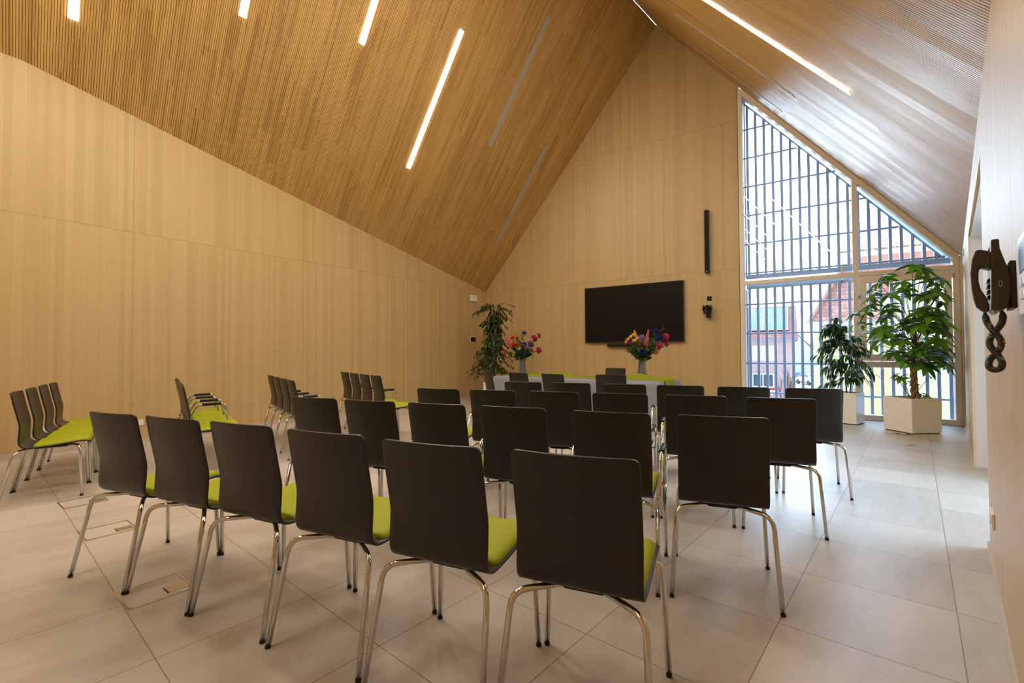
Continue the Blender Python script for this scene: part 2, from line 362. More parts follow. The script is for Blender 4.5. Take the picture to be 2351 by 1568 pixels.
# ridge point on the slat line through the kink
yy = KY
for _ in range(30):
    rg = ridge(yy); t = (rg.x - KX) / sdL.x; yy = KY + t * sdL.y
RKp = ridge(yy); RF = ridge(YF)
b = MB(); b.prism([(XL, YF, 0), (xr(YF), YF, 0), (xr(YF), YF, zR(xr(YF), YF)), tuple(RF), (XL, YF, 4.57)], (0, -.3, 0)); b.uv = lambda p, f: (p.x, p.z)
struct(b.build('wall_front', M['wall']))
nLv = Vector((1.17, -.203, -1)).normalized(); nRv = Vector((-1.181, .187, -1)).normalized()
tL = nLv.cross(sdL).normalized(); tR = nRv.cross(sdR).normalized()
b = MB(); TH = .12
b.prism([(XL - .02, YB + .02, zL(XL - .02, YB + .02)), tuple(APX + Vector((0, .02, -.004))), tuple(RKp), (KX - .02, KY, zL(KX - .02, KY))], -nLv * TH)
b.prism([tuple(RKp), tuple(RF), (KX - .02, YF, 4.55), (KX - .02, KY, zL(KX - .02, KY))], (0, 0, TH))
b.prism([tuple(APX + Vector((0, .02, .004))), (xr(YB) + .02, YB + .02, zR(xr(YB) + .02, YB + .02)), (xr(YF) + .02, YF, zR(xr(YF) + .02, YF)), tuple(RF)], -nRv * TH)
fL = set(range(0, 12))
b.uv = lambda p, f: ((p.dot(tL), p.dot(sdL)) if f.index < 12 else (p.dot(tR), p.dot(sdR)))
struct(b.build('ceiling', M['slat']))
# right wall with a doorway into a white side room
SO0, SO1, ZO = 4.02, 6.78, 2.37
s0, s1 = (YF - .2) / math.cos(A9), (YB + .05) / math.cos(A9)
def rtop(s):
    p = RK * RN + RU * s; return zR(p.x, p.y) + .03
b = MB()
for a, c, z0 in ((s0, SO0, 0), (SO0, SO1, ZO), (SO1, s1, 0)):
    b.prism([PW(a, 0, z0), PW(c, 0, z0), PW(c, 0, rtop(c)), PW(a, 0, rtop(a))], RN * .24)
b.uv = lambda p, f: (p.dot(RU), p.z)
M['wallr'] = M['wall']
struct(b.build('wall_right', M['wallr']))
b = MB(); b.prism([PW(3.2, -.24, -.001), PW(8.2, -.24, -.001), PW(8.2, -2.6, -.001), PW(3.2, -2.6, -.001)], (0, 0, -.1))
b.prism([PW(3.2, -.1, 2.62), PW(8.2, -.1, 2.62), PW(8.2, -2.6, 2.62), PW(3.2, -2.6, 2.62)], (0, 0, .1))
b.prism([PW(8.2, -.24, -.1), PW(8.2, -2.6, -.1), PW(8.2, -2.6, 2.7), PW(8.2, -.24, 2.7)], RU * .1)
b.prism([PW(3.2, -.24, -.1), PW(3.2, -2.6, -.1), PW(3.2, -2.6, 2.7), PW(3.2, -.24, 2.7)], -RU * .1)
b.prism([PW(3.2, -2.6, -.1), PW(8.2, -2.6, -.1), PW(8.2, -2.6, 2.7), PW(3.2, -2.6, 2.7)], RN * .1)
struct(b.build('wall_side_room', M['white']))
b = MB(); b.prism([PW(5.85, -.30, 0), PW(5.85, -1.2, 0), PW(5.85, -1.2, 2.62), PW(5.85, -.30, 2.62)], RU * .16)
struct(b.build('wall_partition', M['white']))
al = bpy.data.lights.new('side_room_daylight_fill', 'AREA'); al.size = 1.3; al.energy = 130; al.color = (.52, .74, 1.0)  # added area light standing in for daylight in the side room
ao = bpy.data.objects.new('side_room_daylight_fill', al); COL.objects.link(ao); ao.location = PW(5.0, -1.2, 2.55)
# skirtings
b = MB(); b.box((XL + .006, (YB + YF) / 2, .03), (.012, YB - YF, .06)); struct(b.build('baseboard_left', M['skirt']))
b = MB(); b.box(((XL - 1.46) / 2, YB - .006, .03), (-1.46 - XL, .012, .06)); struct(b.build('baseboard_back', M['skirt']))
b = MB()
for a, c in ((s0, SO0), (SO1, s1 - .1)): b.prism([PW(a, 0, 0), PW(c, 0, 0), PW(c, 0, .045), PW(a, 0, .045)], -RN * .012)
struct(b.build('baseboard_right', M['skirt']))
b = MB(); b.prism([PW(SO1, -.024, 0), PW(SO1, -.26, 0), PW(SO1, -.26, ZO), PW(SO1, -.024, ZO)], -RU * .03); b.prism([PW(SO0, -.02, ZO), PW(SO1, -.02, ZO), PW(SO1, -.26, ZO), PW(SO0, -.26, ZO)], (0, 0, -.02))
struct(b.build('trim_7', M['white']))
b = MB(); b.prism([PW(SO1, -.0, 0), PW(SO1, -.024, 0), PW(SO1, -.024, ZO), PW(SO1, 0, ZO)], -RU * .02); b.uv = lambda p, f: (p.x * 3, p.z)
struct(b.build('trim_1', M['frame']))
# ---------------------------------------------------------------- window_1
win = struct(thing('window_1', None, None, (0, 0, 0)))
def fr(name, poly, d=.16, y0=YB - .012, mat='frame'):
    b = MB(); b.prism([(x, y0, z) for x, z in poly], (0, d, 0)); b.uv = lambda p, f: ((p.x, p.z)); return b.build(name, M[mat], win)
tz = lambda x: zR(x, YB) - .004
TT = .125                                # vertical thickness of the raking head
fr('jamb', [(-1.435, 0), (-1.36, 0), (-1.36, tz(-1.36) - .01), (-1.435, tz(-1.435))])
fr('jamb', [(1.635, 0), (1.71, 0), (1.71, tz(1.71)), (1.635, tz(1.635))])
fr('head_rail', [(-1.36, tz(-1.36) - TT), (1.635, tz(1.635) - TT), (1.635, tz(1.635)), (-1.36, tz(-1.36))])
fr('mullion', [(.355, .08), (.43, .08), (.43, tz(.43) - TT), (.355, tz(.355) - TT)])
fr('transom', [(-1.36, 2.475), (.355, 2.475), (.355, 2.545), (-1.36, 2.545)])
fr('transom', [(.43, 2.475), (1.635, 2.475), (1.635, 2.545), (.43, 2.545)])
fr('transom', [(.43, .90), (1.635, .90), (1.635, 1.0), (.43, 1.0)])
fr('sill_rail', [(-1.36, 0), (1.635, 0), (1.635, .08), (-1.36, .08)])
b = MB(); zt = tz(1.73); b.prism([(1.712, YB - .004, 0), (1.76, YB - .004, 0), (1.76, YB - .004, zt), (1.712, YB - .004, zt)], (0, .2, 0)); b.uv = lambda p, f: (p.x, p.z)
struct(b.build('trim_2', M['frame']))
b = MB(); b.prism([(-1.447, YB - .003, 0), (-1.437, YB - .003, 0), (-1.437, YB - .003, tz(-1.437)), (-1.447, YB - .003, tz(-1.447))], (0, .2, 0)); struct(b.build('gap_shade_strip', M['gap']))  # dark strip coloured as the shadow in the joint beside the frame
# opening sash
sash = MB()
for x0, x1, z0, z1 in ((.44, .53, 1.01, 2.465), (1.53, 1.62, 1.01, 2.465), (.53, 1.53, 1.01, 1.12), (.53, 1.53, 2.345, 2.465)):
    sash.box(((x0 + x1) / 2, YB + .02, (z0 + z1) / 2), (x1 - x0, .085, z1 - z0))
sash.uv = lambda p, f: (p.x, p.z)
so_ = sash.build('sash', M['frame'], win, bevel=.004)
b = MB(); b.box((.49, YB - .035, 1.70), (.022, .016, .11)); b.tube(fillet([(.49, YB - .04, 1.72), (.49, YB - .07, 1.72), (.49, YB - .075, 1.62)], .012), .008, 8); b.build('handle', M['steel'], so_)
for z in (1.10, 2.38):
    b = MB(); b.tube([(1.628, YB - .03, z - .045), (1.628, YB - .03, z + .045)], .009, 8); b.build('hinge', M['steel'], so_)
for x0, x1, z0, z1 in ((-1.36, .355, .08, 2.475), (.43, 1.635, .08, .90), (.53, 1.53, 1.12, 2.345)):
    b = MB(); b.box(((x0 + x1) / 2, YB + .06, (z0 + z1) / 2), (x1 - x0, .006, z1 - z0)); b.build('pane', M['glass'], win)
b = MB(); b.prism([(-1.36, YB + .057, 2.545), (.355, YB + .057, 2.545), (.355, YB + .057, tz(.355) - TT), (-1.36, YB + .057, tz(-1.36) - TT)], (0, .006, 0)); b.build('pane', M['glass'], win)
b = MB(); b.prism([(.43, YB + .057, 2.545), (1.635, YB + .057, 2.545), (1.635, YB + .057, tz(1.635) - TT), (.43, YB + .057, tz(.43) - TT)], (0, .006, 0)); b.build('pane', M['glass'], win)
# outer building shell around the window: raking soffit and cheeks of white metal
b = MB()
b.prism([(-1.40, YB + .15, tz(-1.40) - .06), (1.72, YB + .15, tz(1.72) - .06), (1.72, YB + .15, tz(1.72) + .1), (-1.40, YB + .15, tz(-1.40) + .1)], (0, .42, 0))
struct(b.build('trim_4', M['alu']))
b = MB(); b.box((-1.43, YB + .36, 3.2), (.05, .42, 6.4)); b.box((1.735, YB + .36, 1.3), (.05, .42, 2.7)); struct(b.build('trim_5', M['alu']))
b = MB(); b.box((.15, YB + .36, -.06), (3.2, .42, .1)); struct(b.build('trim_6', M['trimw']))
# louvre in front of the glass, upper and lower frames
YLV = YB + .24
def louver(name, label, z0, ztop, xs, rods, mull):
    root = thing(name, label, 'louver screen', (0.15, YLV, z0), 0, 'louver screens outside the window')
    off = Vector((-.15, -YLV, -z0))
    def part(nm, b, mat='alu', **k):
        b.v = [tuple(Vector(p) + off) for p in b.v]; return b.build(nm, M[mat], root, **k)
    for x in xs:
        zt = ztop(x)
        if zt - z0 < .12: continue
        b = MB(); b.box((x, YLV + .03, (z0 + zt) / 2), (.045, .080, zt - z0)); part('batten', b)
    for z in rods:
        xe = xs[-1] + .06
        for x in xs:
            if ztop(x) < z + .03: xe = x - .03; break
        b = MB(); b.tube([(xs[0] - .08, YLV + .03, z), (xe, YLV + .03, z)], .0175, 8); part('rod', b)
    return root, part
XS = [-1.303 + .1463 * k for k in range(21)]
zu = lambda x: tz(x) - .168
ru, pu = louver('louver_screen', 'tall sloping-topped grey louver screen outside the upper window panes', 2.62, zu, XS, [2.73 + .579 * k for k in range(6)], None)
b = MB(); b.box((.15, YLV + .03, 2.655), (3.0, .07, .085)); pu('bottom_rail', b)
b = MB(); b.beam((-1.36, YLV + .03, zu(-1.36)), (1.66, YLV + .03, zu(1.66)), .06, .022); pu('top_rail', b)
b = MB(); b.box((-1.352, YLV + .03, 4.4), (.02, .06, 3.55)); pu('side_rail', b)
b = MB(); b.box((.20, YLV - .02, 2.655), (.03, .03, .12)); pu('bracket', b, 'steel')
rl, plw = louver('louver_screen', 'rectangular grey louver screen outside the lower window panes', -.02, lambda x: 2.42, XS, [2.109, 1.532, .946, .375], None)
b = MB(); b.box((.15, YLV + .03, 2.45), (3.0, .07, .075)); plw('top_rail', b)
b = MB(); b.box((.15, YLV + .03, 0.0), (3.0, .07, .06)); plw('bottom_rail', b)
b = MB(); b.box((-1.352, YLV + .03, 1.2), (.02, .06, 2.4)); plw('side_rail', b)
b = MB(); b.box((1.665, YLV + .03, 1.2), (.02, .06, 2.4)); plw('side_rail', b)
b = MB(); b.box((.20, YLV - .02, 2.45), (.03, .03, .10)); plw('bracket', b, 'steel')
# ---------------------------------------------------------------- ceiling strips
def strip(top, sd, tv, nv, lit, label, L=2.5, Wd=.088):
    top = Vector(top); mid = top + sd * (L / 2)
    rot = Matrix((sd, tv, nv)).transposed()
    root = thing('ceiling_light', label, 'ceiling light', mid, 0, 'recessed ceiling light strips')
    a = MB(); a.box(nv * .000, (L + .012, Wd + .012, .006), rot); a.build('housing', M['unlit'] if not lit else M['white'], root)
    a = MB(); a.box(nv * .003, (L, Wd, .006), rot); a.build('diffuser', M['lit'] if lit else M['unlit'], root)
oL = nLv * .002
oR = nRv * .002
LL = [((-5.098, 6.026), 1, 'long lit strip on the left ceiling slope, wholly in view'),
      ((-5.942 + .639 * 2.5, 4.554 - .21), 1, 'lit strip cut by the top edge, just left of the whole strip'),
      ((-6.447 + .639 * 2.5, 3.023 - .21), 1, 'lit strip end at the top edge, second from the left corner'),
      ((-7.232 + .639 * 2.5, 1.513 - .21), 1, 'lit strip end nearest the top left corner of the photo'),
      ((-4.22, 7.478), 0, 'unlit grey strip high on the left ceiling slope'),
      ((-5.26, 9.165), 0, 'unlit grey strip low on the left slope near the gable wall')]
for (x, y), lit, lb in LL: strip((x, y, zL(x, y)), sdL, tL, nLv, lit, lb)
for (x, y), lit, lb in [((-1.39, 5.66), 1, 'lit strip on the right ceiling slope above the window side'),
                        ((-1.93, 7.54), 0, 'unlit thin strip on the right slope beyond the lit one'),
                        ((-2.204, 9.371), 0, 'unlit strip on the right slope nearest the gable wall')]:
    strip((x, y, zR(x, y)), sdR, tR, nRv, lit, lb)
for y, od in ((3.9, 'nearest the visible one'), (1.9, 'second from the visible one'), (0, 'directly overhead'), (-1.8, 'nearest the rear wall')):                                         # unseen strips added overhead and behind the camera to brighten the room
    x = ridge(y).x + 1.2; strip((x, y, zR(x, y)), sdR, tR, nRv, 1, 'added unseen lit strip on the right slope, ' + od)
for y, od in ((-.2, 'directly overhead'), (-1.9, 'nearest the rear wall')):  # more unseen strips, added for brightness
    x = -5.4; zz = 4.57 + (x - XL) * (RF.z - 4.57) / (RF.x - XL)
    strip((x, y, zz - .02), sdL, tL, nLv, 1, 'added unseen lit strip on the left slope, ' + od)
# ================================================================ CHAIRS
def bake(o):
    dg = bpy.context.evaluated_depsgraph_get(); me = bpy.data.meshes.new_from_object(o.evaluated_get(dg)); old = o.data
    o.modifiers.clear(); o.data = me; me.name = o.name; bpy.data.meshes.remove(old)
PROF = [(.036, .877), (.044, .84), (.055, .78), (.072, .70), (.088, .62), (.097, .55), (.101, .495), (.110, .462), (.128, .440), (.158, .430), (.20, .429), (.28, .434), (.37, .443), (.45, .452), (.50, .455), (.525, .449), (.540, .434)]
def resample(pr, n):
    d = [0]
    for a, b in zip(pr, pr[1:]): d.append(d[-1] + math.dist(a, b))
    out = []
    for i in range(n + 1):
        t = d[-1] * i / n; k = max(j for j in range(len(d)) if d[j] <= t + 1e-9); k = min(k, len(pr) - 2); f = (t - d[k]) / (d[k + 1] - d[k])
        out.append((pr[k][0] + (pr[k + 1][0] - pr[k][0]) * f, pr[k][1] + (pr[k + 1][1] - pr[k][1]) * f, t))
    return out, d[-1]
def hw(t, Ltot, W=.205, r=.024):
    e = min(t, Ltot - t)
    return W if e >= r else W - r + math.sqrt(max(0, r * r - (r - e) ** 2))
def catmull(pr, m=4):
    out = []
    P_ = [pr[0]] + list(pr) + [pr[-1]]
    for i in range(1, len(P_) - 2):
        for k in range(m):
            t = k / m; p0, p1, p2, p3 = P_[i - 1], P_[i], P_[i + 1], P_[i + 2]
            out.append(tuple(.5 * (2 * p1[c] + (p2[c] - p0[c]) * t + (2 * p0[c] - 5 * p1[c] + 4 * p2[c] - p3[c]) * t * t + (3 * p1[c] - p0[c] - 3 * p2[c] + p3[c]) * t ** 3) for c in (0, 1)))
    return out + [pr[-1]]
def shell_mesh():
    pr, Lt = resample(catmull(PROF), 60); ts = [0, .004, .010, .018, .027] ; NX = 14
    b = MB(); rows = []
    tt = sorted(set(ts + [Lt - x for x in ts] + [p[2] for p in pr[2:-2]]))
    def pt(t):
        k = min(int(t / Lt * 60), 59); f = t / Lt * 60 - k; return pr[k][0] + (pr[k + 1][0] - pr[k][0]) * f, pr[k][1] + (pr[k + 1][1] - pr[k][1]) * f
    vs = []
    for t in tt:
        y, z = pt(t); w = hw(t, Lt); cur = .55 * min(1, max(0, (z - .46) / .15))
        for j in range(NX + 1):
            x = w * (2 * j / NX - 1); vs.append((x, y - .245 + cur * x * x, z))
    n = NX + 1
    b.add(vs, [(i * n + j, i * n + j + 1, (i + 1) * n + j + 1, (i + 1) * n + j) for i in range(len(tt) - 1) for j in range(NX)])
    o = b.build('seat_shell', M['shell'], smooth=True)
    m = o.modifiers.new('s', 'SOLIDIFY'); m.thickness = .0115; m.offset = 0
    m = o.modifiers.new('b', 'BEVEL'); m.width = .0032; m.segments = 2; m.limit_method = 'ANGLE'; m.angle_limit = math.radians(50)
    bake(o); return o
def cushion_mesh():
    pr, Lt = resample(catmull(PROF), 80); sub = [p for p in pr if p[0] > .17 and p[0] < .537]; t0, t1 = sub[0][2], sub[-1][2]; b = MB(); NX = 16; vs = []; n = NX + 1
    ts = [0, .006, .014, .024] ; tt = sorted(set(ts + [t1 - t0 - x for x in ts] + [p[2] - t0 for p in sub[3:-3]]))
    for t in tt:
        k = min(range(len(pr)), key=lambda q: abs(pr[q][2] - t - t0)); y, z = pr[k][0], pr[k][1]
        e = min(t, t1 - t0 - t); hh = .006 + .016 * min(1, e / .03) ** .5; w = hw(t, t1 - t0, .195, .04)
        for j in range(NX + 1):
            u = 2 * j / NX - 1; ed = min(1, (1 - abs(u)) / .16) ** .5; vs.append((w * u, y - .245, z + .0055 + hh * (.35 + .65 * ed)))
    b.add(vs, [(i * n + j, i * n + j + 1, (i + 1) * n + j + 1, (i + 1) * n + j) for i in range(len(tt) - 1) for j in range(NX)])
    # skirt down to the shell
    m = len(tt); ring = [j for j in range(n)] + [i * n + NX for i in range(1, m)] + [(m - 1) * n + j for j in range(NX - 1, -1, -1)] + [i * n for i in range(m - 2, 0, -1)]
    base = len(vs); b.add([(vs[r][0], vs[r][1], vs[r][2] - .016) for r in ring], []); L_ = len(ring)
    b.f += [(ring[i], base + i, base + (i + 1) % L_, ring[(i + 1) % L_]) for i in range(L_)]; b.m += [0] * L_
    return b.build('seat_cushion', M['lime'], smooth=True)
FX = .236
def leg_pts(sx, rear, arm):
    y = -.245 if rear else .243
    if arm: return [(sx * FX, y, .006), (sx * (FX - .004), -.165 if rear else .234, .40 if rear else .42)]
    if rear: return fillet([(sx * FX, y, .006), (sx * .214, -.160, .409), (sx * .03, -.035, .416)], .055)
    return fillet([(sx * FX, y, .006), (sx * .216, .226, .424), (sx * .03, .105, .418)], .055)
def make_chair(arm):
    root = thing('stacking_chair', 'x', 'chair')
    sh = shell_mesh(); sh.parent = root; cu = cushion_mesh(); cu.parent = root
    b = MB(); b.box((0, .035, .409), (.135, .20, .020)); b.box((0, -.065, .417), (.05, .03, .014)); b.box((0, .135, .422), (.05, .03, .016))
    b.build('seat_bracket', M['black'], root, bevel=.005)
    for rear in (1, 0):
        for sx in (-1, 1):
            b = MB(); b.tube(leg_pts(sx, rear, arm), .0108, 10)
            if arm:
                p = Vector(leg_pts(sx, rear, 1)[1]); b.tube([p, (sx * .03, -.035 if rear else .105, .417)], .0098, 8)
            lg = b.build('leg', M['chrome'], root, smooth=True)
            b = MB(); lp = leg_pts(sx, rear, arm); p0 = Vector(lp[0]); dl = (Vector(lp[1]) - p0).normalized()
            b.tube([p0 - dl * .006, p0 + dl * .007], .0112, 12); b.build('foot_cap', M['black'], lg)
    if arm:
        for sx in (-1, 1):
            b = MB(); p0 = Vector((sx * (FX - .004), -.165, .40)); p1 = Vector((sx * (FX - .004), .234, .42))
            b.tube(fillet([p0, (sx * .237, -.120, .50), (sx * .238, -.035, .648), (sx * .238, .200, .655), p1], .05, 6), .0106, 10)
            ar = b.build('armrest', M['chrome'], root, smooth=True)
            b = MB(); b.tube([(sx * .238, -.008, .6495), (sx * .238, -.005, .6496), (sx * .238, .167, .6535), (sx * .238, .170, .6536)], [.013, .0158, .0158, .013], 12); b.build('arm_pad', M['black'], ar, smooth=True)
    return root
PROTO = {}
def chair(tx, ty, yaw, label, group, arm=False, scale=1.0262):
    """tx, ty: where the middle of the back's top edge stands; yaw: degrees clockwise from +Y the sitter faces"""
    h = math.radians(yaw); d = Vector((math.sin(h), math.cos(h), 0)); p = Vector((tx, ty, 0)) * scale - d * .045 + d * .245
    if arm not in PROTO: PROTO[arm] = make_chair(arm); o = PROTO[arm]
    else: o = copy_tree(PROTO[arm])
    o.location = p; o.rotation_euler = (0, 0, -h); tag(o, label, 'chair', group); return o
ORD = ['first', 'second', 'third', 'fourth', 'fifth', 'sixth']
MAIN = [('nearest row', [(-3.064, .831, -11.5), (-2.603, .926, -10.5), (-2.131, 1.013, -9.5), (-1.627, 1.084, -9.5), (-1.125, 1.143, -9.5), (-.641, 1.250, -10.5)]),
        ('second row', [(-2.916, 1.873, -12), (-2.437, 1.951, -11.5), (-1.948, 2.046, -10.6), (-1.47, 2.150, -11), (-.925, 2.235, -11.5), (-.421, 2.366, -12.7)]),
        ('third row', [(-2.732, 2.90, -14), (-2.252, 3.019, -12.5), (-1.768, 3.156, -11.5), (-1.275, 3.263, -12.5), (-.772, 3.378, -12), (-.267, 3.476, -9.9)]),
        ('fourth row', [(-2.585, 3.99, -13), (-2.107, 4.11, -10), (-1.592, 4.195, -9.5), (-1.111, 4.298, -13), (-.61, 4.374, -12), (-.111, 4.50, -9.5)])]
for r, (rn, cs) in enumerate(MAIN):
    for k, (x, y, a) in enumerate(cs):
        arm = r > 0 and k % 2 == 0
        lb = 'dark-backed lime chair, %s from the left in the %s of the middle block' % (ORD[k], rn)
        if k == 0: lb = 'dark-backed lime chair at the left end of the %s of the middle block' % rn
        if k == 5: lb = 'dark-backed lime chair at the right end of the %s of the middle block' % rn
        chair(x, y, a, lb, 'chairs in the middle block', arm)
LR = lambda x, y, st=.160: [(x - .437 * k, y + st * k) for k in range(4)]
LEFT = [('nearest', LR(-5.433, .873), 18.5, 0), ('second', LR(-5.161, 1.943, .146), 20.0, 1), ('third', LR(-5.042, 2.958), 20, 1), ('farthest', LR(-4.993, 4.11), 20.3, 1)]
for rn, cs, a, armed in LEFT:
    for k, (x, y) in enumerate(cs):
        w_ = ['aisle end', 'second from the aisle', 'second from the wall', 'wall end'][k]
        chair(x, y, a, 'lime chair seen from the side, %s, %s of the left-wall rows' % (w_, rn), 'chairs along the left wall', armed and k % 2 == 1)
for x, y, a, lb in [(-4.42, 5.80, 34, 'turned dark chair at the left end of the cloth-covered table'),
                    (-3.78, 5.70, 14, 'dark chair before the table, in front of the left vase'),
                    (-3.16, 5.62, 12, 'dark chair before the middle of the cloth-covered table'),
                    (-2.38, 5.80, -14, 'dark chair before the right half of the table, left of the right vase')]:
    chair(x, y, a, lb, 'chairs facing the table')
hh = math.radians(188)
chair(-3.33, 8.38, 186, 'lone dark chair behind the table, its back against the gable wall side', 'chairs facing the table', scale=1.0)
# ================================================================ TABLE
T0, T1, TY0, TY1, TZ = -5.175, -2.05, 6.965, 7.835, .735
tb = thing('conference_table', 'long table hidden under the pale grey cloth', 'table', ((T0 + T1) / 2, (TY0 + TY1) / 2, 0), math.radians(-3.6))
W2, D2 = (T1 - T0) / 2, (TY1 - TY0) / 2
b = MB(); b.box((0, 0, TZ - .015), (W2 * 2 - .02, D2 * 2 - .02, .03)); b.build('tabletop', M['white'], tb)
for sx in (-.96, -.03, .03, .96):
    b = MB(); b.box((sx * W2, 0, .36), (.05, .07, .69)); b.box((sx * W2, 0, .0175), (.06, D2 * 1.75, .035)); b.build('leg', M['steel'], tb, bevel=.004)
cl = MB(); N1, N2 = 150, 44
def drape(i, j):
    x = -W2 - .62 + i * (2 * W2 + 1.24); y = -D2 - .62 + j * (2 * D2 + 1.24)
    ox = max(0, abs(x) - W2 - .004); oy = max(0, abs(y) - D2 - .004); sgx = 1 if x > 0 else -1; sgy = 1 if y > 0 else -1
    cx_ = max(-W2, min(W2, x)); cy_ = max(-D2, min(D2, y)); drop = max(ox, oy) if (ox == 0 or oy == 0) else math.hypot(ox, oy) * .96
    z = TZ + .004 - drop * .985
    f = min(1, drop / .45)
    fl = .016 * f * math.sin(x * 9 + math.sin(x * 3.1) * 2) if oy > ox else .012 * f * math.sin(y * 11 + 1)
    px_ = cx_ + sgx * (.008 * (ox > 0) + (.055 * f if ox > 0 else 0) + (fl if ox > 0 and oy == 0 else 0))
    py_ = cy_ + sgy * (.008 * (oy > 0) + (.045 * f if oy > 0 else 0) + (fl if oy > 0 and ox == 0 else 0))
    if ox > 0 and oy > 0:
        a = math.atan2(oy, ox); k = .10 * f * math.sin(2 * a); px_ += sgx * k; py_ += sgy * k
    return (px_, py_, z)
cl.grid(drape, N1, N2)
tc_ = cl.build('tablecloth', M['cloth'], smooth=True); tc_.location = tb.location; tc_.rotation_euler = tb.rotation_euler
tag(tc_, 'pale grey cloth draped over the long table', 'tablecloth')
rn = MB(); RR = random.Random(3); ph = [RR.uniform(0, 6) for _ in range(8)]
def runner(i, j):
    s = -W2 - .0 + i * (2 * W2 + .46); v = (j - .5)
    e = max(0, s - W2 - .01)
    lo = -.19 + .035 * math.sin(s * 5.3 + ph[0]) + .025 * math.sin(s * 11 + ph[5]); hi = .20 + .04 * math.sin(s * 4.1 + ph[1]) + .02 * math.sin(s * 13 + ph[6])
    y = lo + (hi - lo) * j
    rk = abs(math.sin(v * 13 + 1.9 * math.sin(s * 4.2 + ph[2]) + s * 1.4)) ** .7 * .62 + abs(math.sin(v * 8 - 2.6 * math.sin(s * 2.9 + ph[3]) + s)) * .38
    ed = min(1, (1 - abs(2 * v)) / .16)
    h = (.006 + .085 * rk * (.55 + .45 * math.sin(s * 3.7 + ph[4])) * (.75 + .25 * math.sin(s * 9 + ph[7]))) * ed
    if e > 0: return (W2 + .024 + .06 * min(1, e / .4) + h * .5, y * (1 + .1 * e), TZ + .012 - e)
    return (s, y, TZ + .0055 + h)
rn.grid(runner, 300, 56)
rno = rn.build('table_runner', M['runner'], smooth=True); rno.location = tb.location; rno.rotation_euler = tb.rotation_euler
tag(rno, 'crumpled lime green runner laid along the grey tablecloth', 'table runner')
# ---------------------------------------------------------------- vases with artificial flowers
def frame_of(d):
    d = Vector(d).normalized(); u = Vector((0, 0, 1)) if abs(d.z) < .95 else Vector((1, 0, 0)); s = d.cross(u).normalized(); return d, s, s.cross(d)
def petals(b, c, d, n, L, w, tilt, bend=.3, r0=0.0, ph0=0, mi=0):
    d, s, u = frame_of(d); c = Vector(c)
    for k in range(n):
        a = 2 * math.pi * k / n + ph0; rad = s * math.cos(a) + u * math.sin(a); dr = rad * math.cos(tilt) + d * math.sin(tilt)
        b.leaf(c + rad * r0, dr, d, L, w, bend, .2, mi, 3)
def blossom(kind, c, d, sz, rr):
    b = MB(); c = Vector(c)
    def head(n, L, w, r0, bend, span):
        dd, ss, uu = frame_of(d)
        for k in range(n):
            z_ = 1 - (k + .5) / n * span; a = k * 2.39996; q = math.sqrt(max(0, 1 - z_ * z_)); o_ = dd * z_ + (ss * math.cos(a) + uu * math.sin(a)) * q
            t_ = (ss * -math.sin(a) + uu * math.cos(a)); b.leaf(c + o_ * sz * r0, (o_ + t_ * rr.uniform(-.5, .5) + dd * .15), o_.cross(t_) if kind == 'cornflower' else t_.cross(o_), sz * L * rr.uniform(.85, 1.1), sz * w, bend, .3, 0, 3)
    if kind in ('peony', 'rose'): head(40, .62, .62, .28, -.3, 1.45)
    elif kind == 'poppy':
        for l, (n, t, s_) in enumerate([(6, .15, 1.0), (6, .6, .9), (5, 1.0, .7)]): petals(b, c, d, n, sz * s_, sz * .95 * s_, t, -.25, 0, l * .5)
    elif kind == 'cornflower': head(58, .72, .2, .22, .1, 1.4)
    elif kind == 'chrysanthemum': head(54, .84, .17, .12, -.15, 1.25)
    elif kind == 'daisy':
        petals(b, c, d, 11, sz, sz * .3, -.15, .35); dd, s, u = frame_of(d); b.lathe([(.0, 0), (sz * .26, .002), (sz * .22, sz * .22), (.0, sz * .3)], c, 10, 1, 0, Matrix((s, u, dd)).transposed())
    elif kind == 'tulip':
        petals(b, c, d, 6, sz * 1.3, sz * .9, 1.15, -.35, sz * .1); petals(b, c, d, 5, sz * 1.1, sz * .8, 1.35, -.2, 0, .4)
    elif kind == 'spike':
        dd, s, u = frame_of(d); n = 60
        for k in range(n):
            t = k / n; a = k * 2.4; r = .042 * (1 - t * .72); p = c + dd * (sz * t); o_ = s * math.cos(a) + u * math.sin(a)
            petals(b, p + o_ * r * .45, o_ + dd * .35, 5, r * .85, r * .65, .45, 0, 0, k)
    return b
